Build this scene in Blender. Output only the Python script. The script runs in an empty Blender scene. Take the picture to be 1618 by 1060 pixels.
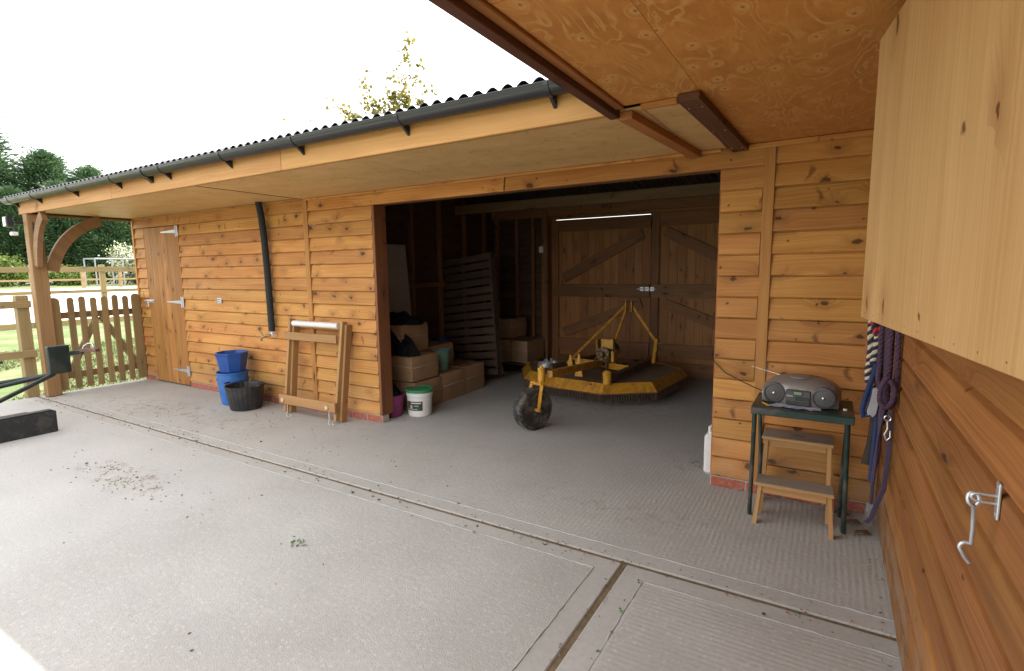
import bpy, bmesh, math, random
import numpy as np
from mathutils import Vector, Matrix
random.seed(7); rng = np.random.default_rng(7)
sc = bpy.context.scene
C = sc.collection

# ------------------------------------------------------------ camera, sky, sun, exposure
cam_d = bpy.data.cameras.new('camera'); cam = bpy.data.objects.new('camera', cam_d); C.objects.link(cam)
sc.camera = cam
cam_d.sensor_width = 36; cam_d.lens = 834.9 * 36 / 1618; cam_d.clip_start = 0.05; cam_d.clip_end = 2000
_p, _y, _r = -0.1246, 0.5422, -0.0127
_f0 = Vector((-math.sin(_y), math.cos(_y), 0)); _r0 = Vector((math.cos(_y), math.sin(_y), 0)); _u0 = Vector((0, 0, 1))
_F = _f0 * math.cos(_p) + _u0 * math.sin(_p); _u = _u0 * math.cos(_p) - _f0 * math.sin(_p)
_R = _r0 * math.cos(_r) + _u * math.sin(_r); _U = _u * math.cos(_r) - _r0 * math.sin(_r)
cam.matrix_world = Matrix(((_R.x, _U.x, -_F.x, 0.6672), (_R.y, _U.y, -_F.y, -3.8536), (_R.z, _U.z, -_F.z, 1.55), (0, 0, 0, 1)))

SUN_EL, SUN_AZ = math.radians(53.8), math.radians(-3)       # azimuth measured from +Y towards +X
SKY_STRENGTH = 0.12
w = bpy.data.worlds.new('World'); sc.world = w; w.use_nodes = True
nt = w.node_tree; bg = nt.nodes['Background']; bg.inputs['Strength'].default_value = SKY_STRENGTH
sky = nt.nodes.new('ShaderNodeTexSky'); sky.sky_type = 'NISHITA'; sky.sun_disc = False
sky.sun_elevation = SUN_EL; sky.sun_rotation = SUN_AZ; sky.dust_density = 2.0; sky.ozone_density = 1.0
tc = nt.nodes.new('ShaderNodeTexCoord'); mp = nt.nodes.new('ShaderNodeMapping'); mp.inputs['Scale'].default_value = (1, 1, 2.6)
no = nt.nodes.new('ShaderNodeTexNoise'); no.inputs['Scale'].default_value = 2.1; no.inputs['Detail'].default_value = 7; no.inputs['Roughness'].default_value = .55
cr = nt.nodes.new('ShaderNodeMapRange'); cr.inputs[1].default_value = .36; cr.inputs[2].default_value = .6; cr.inputs[3].default_value = .45; cr.inputs[4].default_value = .97
mx = nt.nodes.new('ShaderNodeMix'); mx.data_type = 'RGBA'; mx.inputs[7].default_value = (9.5, 9.4, 9.3, 1)
nt.links.new(tc.outputs['Generated'], mp.inputs[0]); nt.links.new(mp.outputs[0], no.inputs['Vector']); nt.links.new(no.outputs['Fac'], cr.inputs[0])
nt.links.new(cr.outputs[0], mx.inputs[0]); nt.links.new(sky.outputs[0], mx.inputs[6]); nt.links.new(mx.outputs[2], bg.inputs['Color'])
sd = bpy.data.lights.new('sun', 'SUN'); sd.energy = 4.0; sd.angle = math.radians(0.6); sd.color = (1, .95, .87)
sun = bpy.data.objects.new('sun', sd); C.objects.link(sun)
_d = Vector((math.sin(SUN_AZ) * math.cos(SUN_EL), math.cos(SUN_AZ) * math.cos(SUN_EL), math.sin(SUN_EL)))
sun.rotation_euler = _d.to_track_quat('Z', 'Y').to_euler()
sc.view_settings.view_transform = 'Standard'; sc.view_settings.look = 'None'; sc.view_settings.gamma = 1
sc.view_settings.use_curve_mapping = False
sc.view_settings.exposure = 1.64
sc.render.engine = 'CYCLES'
sc.cycles.use_denoising = True; sc.cycles.max_bounces = 8; sc.cycles.diffuse_bounces = 5; sc.cycles.sample_clamp_indirect = 6

# ------------------------------------------------------------ node helpers and materials
class N:
    def __init__(s, name):
        s.m = bpy.data.materials.new(name); s.m.use_nodes = True; s.t = s.m.node_tree; s.b = s.t.nodes['Principled BSDF']
    def n(s, typ, **kw):
        x = s.t.nodes.new('ShaderNode' + typ)
        for k, v in kw.items():
            if k.startswith('i_'): x.inputs[int(k[2:]) if k[2:].isdigit() else k[2:].replace('_', ' ')].default_value = v
            else: setattr(x, k, v)
        return x
    def l(s, a, b): s.t.links.new(a, b)
    def math(s, op, a, b=None, c=None):
        x = s.n('Math', operation=op)
        for i, v in enumerate((a, b, c)):
            if v is None: continue
            if isinstance(v, (int, float)): x.inputs[i].default_value = v
            else: s.l(v, x.inputs[i])
        return x.outputs[0]
    def mr(s, v, a, b, c=0, d=1, smooth=False):
        x = s.n('MapRange', i_1=a, i_2=b, i_3=c, i_4=d)
        if smooth: x.interpolation_type = 'SMOOTHSTEP'
        s.l(v, x.inputs[0]); return x.outputs[0]
    def mix(s, f, a, b, bt='MIX'):
        x = s.n('Mix', data_type='RGBA', blend_type=bt)
        for i, v in ((0, f), (6, a), (7, b)):
            if isinstance(v, (int, float)): x.inputs[i].default_value = v
            elif isinstance(v, tuple): x.inputs[i].default_value = v if len(v) == 4 else v + (1,)
            else: s.l(v, x.inputs[i])
        return x.outputs[2]
    def noise(s, vec, scale, detail=3, rough=.5, dist=0):
        x = s.n('TexNoise', i_Scale=scale, i_Detail=detail, i_Roughness=rough, i_Distortion=dist)
        if vec is not None: s.l(vec, x.inputs['Vector'])
        return x.outputs['Fac']
    def comb(s, x, y, z):
        c = s.n('CombineXYZ')
        for i, v in enumerate((x, y, z)):
            if isinstance(v, (int, float)): c.inputs[i].default_value = v
            else: s.l(v, c.inputs[i])
        return c.outputs[0]
    def sep(s, v):
        c = s.n('SeparateXYZ'); s.l(v, c.inputs[0]); return c.outputs
    def bump(s, h, strength=.3, dist=.01, prev=None):
        x = s.n('Bump', i_Strength=strength, i_Distance=dist); s.l(h, x.inputs['Height'])
        if prev is not None: s.l(prev, x.inputs['Normal'])
        s.l(x.outputs[0], s.b.inputs['Normal']); return x.outputs[0]
    def col(s, c): s.l(c, s.b.inputs['Base Color'])
    def rough(s, r):
        if isinstance(r, (int, float)): s.b.inputs['Roughness'].default_value = r
        else: s.l(r, s.b.inputs['Roughness'])

def wood(name, light, dark, knot, knots=.5, var=.16, rough=.62, grain=1.0, dirt=0, kx=2.6, ky=6.5, spike=.17):
    """timber with its grain along each board's own X"""
    g = N(name)
    o = g.n('TexCoord').outputs['Object']; oi = g.n('ObjectInfo').outputs['Random']
    x, y, z = g.sep(o)
    rx = g.math('MULTIPLY', oi, 61.3); ry = g.math('MULTIPLY', oi, 23.7); yz = g.math('ADD', y, z)
    X = g.math('ADD', x, rx); Y = g.math('ADD', yz, ry)
    wob = g.noise(g.comb(g.math('MULTIPLY', X, 1.1), g.math('MULTIPLY', Y, 2.5), 0), 1.0, 2)
    # knots: warped cells, only some of them carry a knot
    wx = g.math('MULTIPLY', g.math('SUBTRACT', g.noise(g.comb(X, Y, 1.7), 14, 3, .6), .5), .055)
    wy = g.math('MULTIPLY', g.math('SUBTRACT', g.noise(g.comb(X, Y, 7.3), 14, 3, .6), .5), .055)
    Xk = g.math('ADD', X, wx); Yk = g.math('ADD', Y, wy)
    v = g.n('TexVoronoi', voronoi_dimensions='2D', i_Scale=1.0); v.inputs['Randomness'].default_value = 1
    g.l(g.comb(g.math('MULTIPLY', Xk, kx), g.math('MULTIPLY', Yk, ky), 0), v.inputs['Vector'])
    pick = g.math('LESS_THAN', g.sep(v.outputs['Color'])[0], knots)
    size = g.mr(g.sep(v.outputs['Color'])[1], 0, 1, .02, .12)
    kn = g.math('MULTIPLY', pick, g.math('SUBTRACT', 1, g.math('SMOOTH_MIN', g.math('DIVIDE', v.outputs['Distance'], size), 1, .2)))
    kn = g.mr(kn, 0, .4, 0, 1, True)
    v2 = g.n('TexVoronoi', voronoi_dimensions='2D', i_Scale=1.0); g.l(g.comb(g.math('MULTIPLY', Xk, kx * 2.3), g.math('MULTIPLY', Yk, ky * 1.5), 0), v2.inputs['Vector'])
    kn2 = g.math('MULTIPLY', g.math('LESS_THAN', g.sep(v2.outputs['Color'])[0], knots * .33), g.mr(v2.outputs['Distance'], .03, .085, 1, 0, True))
    # spike knots and resin marks: thin arcs running across the grain
    v3 = g.n('TexVoronoi', voronoi_dimensions='2D', i_Scale=1.0); g.l(g.comb(g.math('MULTIPLY', g.math('ADD', Xk, g.math('MULTIPLY', g.math('SINE', g.math('MULTIPLY', Y, 42)), .018)), kx * 3.2), g.math('MULTIPLY', Yk, ky * .62), 0), v3.inputs['Vector'])
    kn3 = g.math('MULTIPLY', g.math('LESS_THAN', g.sep(v3.outputs['Color'])[0], knots * spike), g.mr(v3.outputs['Distance'], .04, .22, .75, 0, True))
    kn = g.math('MAXIMUM', kn, g.math('MAXIMUM', kn2, kn3))
    halo = g.math('MULTIPLY', pick, g.mr(v.outputs['Distance'], 0, .42, 1, 0, True))
    # grain: bands across Y, pushed aside by the knots
    Yg = g.math('ADD', g.math('ADD', Y, g.math('MULTIPLY', wob, .11)), g.math('MULTIPLY', halo, .045))
    bands = g.n('TexNoise', i_Scale=1.0, i_Detail=2.0, i_Roughness=.6)
    g.l(g.comb(g.math('MULTIPLY', X, .5), g.math('MULTIPLY', Yg, 85), 0), bands.inputs['Vector'])
    fine = g.noise(g.comb(g.math('MULTIPLY', X, 9), g.math('MULTIPLY', Y, 420), 0), 1, 2)
    big = g.noise(g.comb(g.math('MULTIPLY', X, 1.5), g.math('MULTIPLY', Y, 9), 3.1), 1, 3)
    f = g.math('ADD', g.mr(bands.outputs['Fac'], .32, .68, 0, .6 * grain), g.mr(big, .34, .66, 0, .5))
    f = g.math('ADD', f, g.mr(fine, .3, .7, -.09, .09))
    c = g.mix(f, light, dark)
    c = g.mix(g.math('MULTIPLY', halo, .38), c, knot)
    c = g.mix(g.math('MULTIPLY', kn, .85), c, tuple(k * .42 for k in knot))
    if dirt:
        pos = g.n('NewGeometry').outputs['Position']; pz = g.sep(pos)[2]
        dn2 = g.noise(pos, 7, 5, .65)
        low = g.math('MULTIPLY', g.mr(pz, 0, .42, 1, 0), g.mr(dn2, .42, .62, 0, 1))
        c = g.mix(g.math('MULTIPLY', low, dirt), c, (.30, .26, .21))
    r2 = g.math('FRACT', g.math('MULTIPLY', oi, 17.31))
    hs = g.n('HueSaturation'); g.l(c, hs.inputs['Color'])
    g.l(g.mr(oi, 0, 1, 1 - var, 1 + var * .8), hs.inputs['Value']); g.l(g.mr(r2, 0, 1, .493, .504), hs.inputs['Hue'])
    g.col(hs.outputs[0]); g.rough(g.mr(bands.outputs['Fac'], .3, .7, rough - .06, rough + .08))
    g.b.inputs['Specular IOR Level'].default_value = .35
    g.bump(g.math('ADD', g.math('ADD', bands.outputs['Fac'], fine), g.math('MULTIPLY', kn, -.6)), .25, .0015)
    return g.m

def ply(name, light, dark, line, swirl=1.0, scale=1.0, knotty=1.0):
    """rotary cut plywood: contour lines of a slow noise, with dark eyes"""
    g = N(name); o = g.n('TexCoord').outputs['Object']; oi = g.n('ObjectInfo').outputs['Random']
    x, y, z = g.sep(o); yz = g.math('ADD', y, z)
    r = g.math('MULTIPLY', oi, 31); X = g.math('MULTIPLY', g.math('ADD', x, r), scale); Y = g.math('MULTIPLY', g.math('ADD', yz, r), scale)
    base = g.noise(g.comb(g.math('MULTIPLY', X, 1.1), g.math('MULTIPLY', Y, 3.2), 0), 1, 3, .5, .6)
    v = g.n('TexVoronoi', voronoi_dimensions='2D', i_Scale=1.0)
    g.l(g.comb(g.math('MULTIPLY', X, 3.1), g.math('MULTIPLY', Y, 4.6), 0), v.inputs['Vector'])
    pick = g.math('LESS_THAN', g.sep(v.outputs['Color'])[0], .55 * knotty)
    eye = g.math('MULTIPLY', pick, g.mr(v.outputs['Distance'], 0, .38, 1, 0, True))
    h = g.math('ADD', g.math('MULTIPLY', base, 1.0), g.math('MULTIPLY', eye, .13))
    ln = g.math('FRACT', g.math('MULTIPLY', h, 15 * swirl))
    ln = g.math('ABSOLUTE', g.math('SUBTRACT', ln, .5)); ln = g.mr(ln, .27, .5, 0, 1, True)
    patch = g.noise(g.comb(X, g.math('MULTIPLY', Y, 1.6), 5), 2.4, 6, .7)
    ln = g.math('MULTIPLY', ln, g.mr(patch, .4, .62, .15, 1))
    c = g.mix(g.mr(patch, .3, .7, 0, 1), light, dark)
    c = g.mix(g.math('MULTIPLY', ln, .62), c, line)
    c = g.mix(g.math('MULTIPLY', g.math('MULTIPLY', pick, g.mr(v.outputs['Distance'], .03, .3, 1, 0, True)), .5 * knotty), c, line)
    c = g.mix(g.math('MULTIPLY', g.math('MULTIPLY', pick, g.mr(v.outputs['Distance'], .02, .085, 1, 0, True)), .7), c, tuple(k * .45 for k in dark))
    fine = g.noise(g.comb(g.math('MULTIPLY', X, 6), g.math('MULTIPLY', Y, 260), 0), 1, 2)
    c = g.mix(g.mr(fine, .35, .75, 0, .22), c, tuple(k * .6 for k in dark))
    g.col(c); g.rough(.55); g.b.inputs['Specular IOR Level'].default_value = .35
    g.bump(fine, .2, .001); return g.m

def plain(name, col, rough=.5, metal=0, noise_amt=.15, nscale=12, spec=.5, dirt=None, dirt_amt=.5, dscale=5, bump=.1):
    g = N(name); o = g.n('TexCoord').outputs['Object']
    n1 = g.noise(o, nscale, 5, .6)
    c = g.mix(g.mr(n1, .3, .7, 0, 1), tuple(k * (1 - noise_amt) for k in col), tuple(min(1, k * (1 + noise_amt)) for k in col))
    if dirt:
        n2 = g.noise(o, dscale, 6, .7, .4)
        d = g.mr(n2, .45, .62, 0, dirt_amt, True); c = g.mix(d, c, dirt)
    g.col(c); g.rough(g.mr(n1, .3, .7, max(0, rough - .07), min(1, rough + .07))); g.b.inputs['Metallic'].default_value = metal
    g.b.inputs['Specular IOR Level'].default_value = spec
    if bump: g.bump(n1, bump, .003)
    return g.m

def concrete(name, mode):
    g = N(name); o = g.n('TexCoord').outputs['Object']; x, y, z = g.sep(o)
    n1 = g.noise(o, 1.3, 6, .6); n2 = g.noise(o, 38, 4, .65); n3 = g.noise(o, 150, 2)
    c = g.mix(g.mr(n1, .3, .7), (.355, .343, .32), (.435, .422, .398))
    c = g.mix(g.mr(n2, .35, .7, 0, .35), c, (.28, .262, .232))
    sp = g.n('TexVoronoi', i_Scale=70.0); g.l(o, sp.inputs['Vector'])
    spk = g.math('MULTIPLY', g.mr(sp.outputs['Distance'], .12, .26, 1, 0, True), g.math('GREATER_THAN', g.sep(sp.outputs['Color'])[0], .72))
    c = g.mix(g.math('MULTIPLY', spk, .45), c, (.48, .465, .435))
    spd = g.math('MULTIPLY', g.mr(sp.outputs['Distance'], .1, .2, 1, 0, True), g.math('LESS_THAN', g.sep(sp.outputs['Color'])[1], .07))
    c = g.mix(g.math('MULTIPLY', spd, .6), c, (.16, .12, .08))
    sp2 = g.n('TexVoronoi', i_Scale=38.0); g.l(o, sp2.inputs['Vector'])
    if mode != 'smooth': c = g.mix(g.math('MULTIPLY', g.math('MULTIPLY', g.mr(sp2.outputs['Distance'], .15, .4, 1, 0, True), g.math('GREATER_THAN', g.sep(sp2.outputs['Color'])[0], .55)), .35), c, (.56, .545, .51))
    dry = g.mr(g.math('ADD', x, g.math('MULTIPLY', g.noise(o, 1.6, 4, .6), .9)), -2.75, -2.35, .28, 0, True)  # dry is only a mask: paler tone towards low X, soft wobbly edge
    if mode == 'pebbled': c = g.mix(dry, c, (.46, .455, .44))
    # trodden-in dirt where the photograph has it
    dn = g.noise(o, 9, 6, .75, .3)
    for (cx, cy, rx, ry, amt) in ((-3.95, -2.05, .75, .22, .9), (-5.2, -.75, 1.3, .35, .55), (-.16, .3, .22, .16, 1.0), (-1.6, 1.9, 1.2, .8, .6), (-6.6, -.9, 1.2, .3, .5), (.82, -.12, .22, .2, .8), (-.4, -.7, .9, .25, .35), (-3.4, -.2, .8, .3, .3)):
        dx = g.math('DIVIDE', g.math('SUBTRACT', x, cx), rx); dy = g.math('DIVIDE', g.math('SUBTRACT', y, cy), ry)
        d = g.math('ADD', g.math('MULTIPLY', dx, dx), g.math('MULTIPLY', dy, dy))
        m = g.math('MULTIPLY', g.mr(d, 0, 1.3, 1, 0, True), g.mr(dn, .5, .66, 0, amt, True))
        c = g.mix(g.math('MULTIPLY', m, .85), c, (.15, .10, .055))
    jo = g.math('ABSOLUTE', g.math('ADD', y, 1.29))
    m = g.math('MULTIPLY', g.mr(jo, .0, .13, 1, 0), g.mr(dn, .38, .62, 0, .9, True)); c = g.mix(m, c, (.24, .19, .135))
    streak = g.noise(g.comb(g.math('MULTIPLY', x, .5), g.math('MULTIPLY', y, 1.5), 0), 2, 4, .6)
    c = g.mix(g.mr(streak, .5, .66, 0, .3, True), c, (.37, .36, .34))
    g.col(c); g.rough(.85); g.b.inputs['Specular IOR Level'].default_value = .25
    wob = g.math('MULTIPLY', g.math('SUBTRACT', g.noise(o, 3.5, 2), .5), .016)
    b = None
    if mode == 'ribs_y' or mode == 'ribs_x':
        ax = x if mode == 'ribs_y' else y
        fr = g.math('SINE', g.math('MULTIPLY', g.math('ADD', ax, wob), 2 * math.pi / .03))
        fr = g.math('MULTIPLY', fr, g.math('MULTIPLY', g.mr(n1, .35, .65, .25, .9), g.mr(g.noise(o, 11, 3), .35, .6, .2, 1))); fr = g.math('ADD', fr, g.math('MULTIPLY', n2, 2.6))
        b = g.bump(fr, .30, .003)
        if mode == 'ribs_y': g.col(g.mix(g.mr(g.noise(o, .9, 3), .35, .65, 0, .14), c, (.37, .335, .28)))
    elif mode == 'pebbled':
        b = g.bump(g.math('ADD', n2, g.math('MULTIPLY', n3, .8)), .7, .005)
    else: b = g.bump(g.math('ADD', n2, n3), .25, .002)
    return g.m

OR = (.59, .305, .082); OD = (.40, .165, .035); KN = (.13, .042, .012)
M = {}
M['board'] = wood('stained_weatherboard', OR, OD, KN, knots=.6, dirt=.45, kx=3.3, ky=6.8)
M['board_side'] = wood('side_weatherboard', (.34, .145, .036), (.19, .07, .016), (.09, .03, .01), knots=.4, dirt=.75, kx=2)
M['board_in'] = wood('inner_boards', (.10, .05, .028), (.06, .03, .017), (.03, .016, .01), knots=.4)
M['trim'] = wood('pale_trim', (.52, .265, .075), (.37, .16, .036), KN, knots=.3, kx=1.4)
M['fascia'] = wood('fascia_board', (.52, .28, .092), (.40, .19, .053), (.2, .09, .03), knots=.12, kx=1.0, ky=4)
M['dark_beam'] = wood('brown_beam', (.14, .06, .03), (.09, .036, .018), (.06, .02, .01), knots=.1)
M['dark_jamb'] = wood('brown_jamb', (.22, .095, .035), (.15, .06, .022), (.06, .025, .01), knots=.2)
M['mid_beam'] = wood('amber_beam', (.40, .17, .05), (.28, .105, .03), (.12, .05, .02), knots=.15)
M['door'] = wood('door_planks', (.48, .235, .062), (.31, .125, .028), KN, knots=.5, kx=2, ky=7)
M['indoor'] = wood('back_door_planks', (.38, .17, .055), (.26, .105, .032), (.11, .05, .02), knots=.5, ky=9)
M['inframe'] = wood('back_door_frame', (.25, .115, .042), (.16, .07, .026), (.05, .035, .02), knots=.3)
M['green_wood'] = wood('tanalised_timber', (.34, .25, .115), (.24, .17, .075), (.12, .1, .05), knots=.25, kx=1.6)
M['post'] = wood('oak_post', (.31, .185, .085), (.21, .115, .048), (.10, .09, .04), knots=.2, kx=1.3)
M['rackwood'] = wood('rack_timber', (.43, .25, .10), (.31, .165, .058), (.15, .07, .03), knots=.15)
M['stoolwood'] = wood('stool_legs', (.46, .265, .105), (.36, .19, .066), (.2, .1, .045), knots=.02)
M['stooltop'] = wood('stool_tread', (.36, .29, .24), (.27, .21, .165), (.12, .08, .06), knots=.02)
M['pallet_light'] = wood('purlin_timber', (.20, .125, .06), (.14, .08, .037), (.06, .03, .015), knots=.3)
M['pallet'] = wood('pallet_timber', (.085, .056, .035), (.05, .032, .02), (.02, .016, .012), knots=.2)
M['doorleaf'] = wood('pale_door_leaf', (.56, .365, .165), (.44, .26, .10), (.22, .085, .025), knots=.4, spike=0, kx=2.4, ky=5, rough=.42, var=0)
M['ceilply'] = ply('amber_ply', (.60, .27, .068), (.42, .165, .036), (.72, .44, .16), .75, 1.75)
M['soffply'] = ply('soffit_ply', (.66, .44, .20), (.55, .34, .135), (.38, .20, .07), 1.4, 1.3, .25)
M['brick'] = plain('red_brick', (.36, .095, .055), .85, noise_amt=.3, nscale=30, bump=.4, dirt=(.45, .4, .34), dirt_amt=.3, dscale=14)
M['mortar'] = plain('mortar', (.42, .38, .32), .9, noise_amt=.15, nscale=60, bump=.4)
M['roofsheet'] = plain('black_corrugated_sheet', (.035, .038, .045), .5, noise_amt=.3, nscale=8, bump=.1)
M['gutter'] = plain('black_plastic_gutter', (.013, .014, .017), .3, noise_amt=.15, nscale=3, bump=0)
M['blackplastic'] = plain('black_plastic', (.016, .017, .019), .42, noise_amt=.2, bump=.03, dirt=(.12, .11, .09), dirt_amt=.18)
M['blackrubber'] = plain('black_rubber', (.014, .015, .016), .7, noise_amt=.3, nscale=20, dirt=(.1, .085, .06), dirt_amt=.35, dscale=11)
M['tyre'] = plain('worn_tyre', (.03, .028, .026), .75, noise_amt=.3, nscale=25, dirt=(.17, .14, .11), dirt_amt=.8, dscale=9)
M['foam'] = plain('pipe_foam', (.017, .02, .022), .8, noise_amt=.25, nscale=40, bump=.3)
M['galv'] = plain('galvanised_steel', (.55, .58, .62), .42, metal=.75, noise_amt=.12, nscale=30, bump=.1)
M['chrome'] = plain('bright_steel', (.6, .58, .55), .25, metal=.9, noise_amt=.1)
M['galvpaint'] = plain('dull_zinc_tube', (.33, .34, .35), .6, noise_amt=.1)
M['brass'] = plain('dull_brass', (.30, .22, .10), .45, metal=.8)
M['whiteplastic'] = plain('white_plastic', (.72, .71, .69), .38, noise_amt=.05, bump=0, dirt=(.4, .36, .3), dirt_amt=.12)
M['bluetub'] = plain('blue_bucket_plastic', (.022, .13, .42), .42, noise_amt=.12, bump=.03, dirt=(.16, .2, .28), dirt_amt=.25, dscale=8)
M['blueroyal'] = plain('royal_blue_plastic', (.02, .075, .30), .4, noise_amt=.12, bump=.03)
M['greenlid'] = plain('green_lid_plastic', (.02, .26, .10), .4, dirt=(.14, .12, .07), dirt_amt=.6, dscale=7)
M['greenbucket'] = plain('sage_green_plastic', (.10, .19, .14), .5)
M['purple'] = plain('purple_plastic', (.19, .025, .11), .45)
M['bale'] = plain('brown_wrapped_bale', (.31, .19, .105), .36, noise_amt=.16, nscale=5, bump=.5)
M['tape'] = plain('clear_tape', (.5, .4, .3), .22, noise_amt=.1)
M['yellow'] = plain('worn_yellow_paint', (.58, .27, .022), .45, noise_amt=.15, nscale=9, dirt=(.16, .085, .03), dirt_amt=.55, dscale=15, bump=.2)
M['yellowclean'] = plain('yellow_paint', (.66, .33, .03), .42, noise_amt=.12, nscale=9, dirt=(.14, .08, .04), dirt_amt=.5, dscale=14, bump=.15)
M['deckdirt'] = plain('dusty_deck', (.17, .12, .08), .8, noise_amt=.3, nscale=9, dirt=(.30, .17, .05), dirt_amt=.35, dscale=4, bump=.3)
M['rust'] = plain('rusty_steel', (.11, .06, .035), .75, noise_amt=.4, nscale=18, bump=.4)
M['gearmetal'] = plain('greasy_steel', (.05, .042, .034), .5, metal=.3, noise_amt=.4, nscale=20, dirt=(.35, .19, .04), dirt_amt=.6, dscale=18)
M['darkgreen'] = plain('dark_green_paint', (.008, .017, .015), .45, noise_amt=.25, nscale=10, dirt=(.05, .05, .04), dirt_amt=.4, dscale=7)
M['tablegreen'] = plain('table_green_paint', (.012, .036, .031), .42, noise_amt=.2, nscale=8, dirt=(.11, .095, .08), dirt_amt=.75, dscale=4)
M['silver'] = plain('silver_grey_plastic', (.24, .215, .20), .34, metal=.35, noise_amt=.06, nscale=4, bump=0)
M['darkgrey'] = plain('dark_grey_plastic', (.055, .056, .058), .4, noise_amt=.1, bump=0)
M['mesh'] = plain('speaker_mesh', (.075, .075, .072), .6, noise_amt=.35, nscale=200, bump=.3)
M['lcd'] = plain('display_glass', (.16, .24, .15), .15, noise_amt=.05, bump=0)
M['ink'] = plain('white_print', (.75, .74, .72), .5, noise_amt=0, bump=0)
M['redink'] = plain('red_print', (.45, .06, .05), .5, noise_amt=0, bump=0)
M['paper'] = plain('printed_paper', (.50, .48, .62), .7, noise_amt=.2, nscale=60, bump=0)
M['label'] = plain('dark_green_label', (.02, .06, .045), .4, noise_amt=.5, nscale=35, bump=0)
M['labeledge'] = plain('copper_label_edge', (.42, .17, .06), .4, noise_amt=.1, bump=0)
M['ropecream'] = plain('cream_rope', (.55, .46, .32), .9, noise_amt=.2, nscale=80, bump=.4)
M['ropenavy'] = plain('navy_rope', (.02, .02, .05), .9, noise_amt=.3, nscale=80, bump=.4)
M['ropered'] = plain('red_rope', (.5, .03, .03), .9, noise_amt=.2, nscale=80, bump=.4)
M['ropeblue'] = plain('blue_rope', (.014, .03, .095), .85, noise_amt=.3, nscale=80, bump=.4)
M['ropepurple'] = plain('purple_rope', (.07, .035, .065), .92, noise_amt=.35, nscale=60, bump=.5)
M['webbing'] = plain('purple_webbing', (.055, .04, .072), .85, noise_amt=.2, nscale=120, bump=.3)
M['leather'] = plain('dark_leather', (.03, .018, .012), .45, noise_amt=.3)
M['tan'] = plain('tan_leather', (.33, .12, .035), .5, noise_amt=.2)
M['greycloth'] = plain('grey_cloth', (.33, .32, .33), .85, noise_amt=.15, bump=.3)
M['blackcloth'] = plain('black_cloth', (.010, .010, .012), .95, noise_amt=.4, nscale=25, spec=.1, bump=.5)
M['bluecloth'] = plain('blue_cloth', (.02, .04, .12), .9, noise_amt=.4, nscale=9, bump=.3)
M['whitecord'] = plain('white_cord', (.6, .57, .5), .8, noise_amt=.1)
M['foil'] = plain('crumpled_foil', (.42, .42, .43), .35, metal=.4, noise_amt=.2, nscale=40, bump=.5)
M['paleboard'] = plain('pale_board', (.34, .33, .29), .7, noise_amt=.08)
M['joint'] = plain('joint_filler', (.15, .105, .06), .9, noise_amt=.35, nscale=30, bump=.5)
M['cableb'] = plain('black_cable', (.012, .012, .012), .5)
M['glassl'] = plain('lamp_glass', (.75, .76, .78), .12, noise_amt=0, bump=0)
M['leafg'] = plain('fresh_leaf', (.07, .15, .025), .55, noise_amt=.4, nscale=5)
M['leafb'] = plain('dry_leaf', (.16, .09, .04), .8, noise_amt=.5, nscale=3)
M['straw'] = plain('straw', (.42, .33, .17), .8, noise_amt=.2)
M['bark'] = plain('bark', (.10, .075, .055), .9, noise_amt=.3, nscale=15, bump=.5)
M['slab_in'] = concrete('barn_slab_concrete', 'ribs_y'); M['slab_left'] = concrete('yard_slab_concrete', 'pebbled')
M['slab_right'] = concrete('side_slab_concrete', 'ribs_x'); M['slab_edge'] = concrete('trowelled_concrete', 'smooth')

def leafmat(name, a, b, trans=.35, spread=1.0):
    g = N(name); o = g.n('TexCoord').outputs['Object']
    n = g.noise(o, 1.2 * spread, 3, .6); n2 = g.noise(o, 9 * spread, 2)
    c = g.mix(g.mr(g.math('ADD', n, g.math('MULTIPLY', g.math('SUBTRACT', n2, .5), .7)), .3, .7), a, b)
    g.col(c); g.rough(.55); g.b.inputs['Specular IOR Level'].default_value = .3
    t = g.n('BsdfTranslucent'); g.l(c, t.inputs[0]); m = g.n('MixShader', i_0=trans)
    g.l(g.b.outputs[0], m.inputs[1]); g.l(t.outputs[0], m.inputs[2]); g.l(m.outputs[0], g.t.nodes['Material Output'].inputs[0])
    return g.m
M['conifer'] = leafmat('conifer_spray', (.03, .075, .032), (.11, .185, .075), .3)
M['young'] = leafmat('young_leaf', (.17, .18, .025), (.30, .24, .05), .45)
M['blossom'] = leafmat('white_blossom', (.62, .62, .48), (.75, .74, .62), .3)
M['shrub'] = leafmat('shrub_leaf', (.10, .15, .03), (.17, .22, .05), .4)
M['blade'] = leafmat('grass_blade', (.065, .115, .022), (.15, .17, .06), .3, 2)
g = N('lawn'); o = g.n('TexCoord').outputs['Object']; a = g.noise(o, .8, 5, .65); b = g.noise(o, 14, 4, .7)
c = g.mix(g.mr(a, .42, .62), (.07, .12, .026), (.19, .17, .09)); c = g.mix(g.mr(b, .4, .7, 0, .5), c, (.09, .13, .03)); g.col(c); g.rough(.9); g.bump(b, .6, .03); M['lawn'] = g.m
g = N('arena_sand'); o = g.n('TexCoord').outputs['Object']; a = g.noise(o, 2.5, 5, .65)
g.col(g.mix(g.mr(a, .3, .7), (.50, .47, .42), (.60, .57, .52))); g.rough(.9); g.bump(a, .5, .03); M['sand'] = g.m

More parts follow.
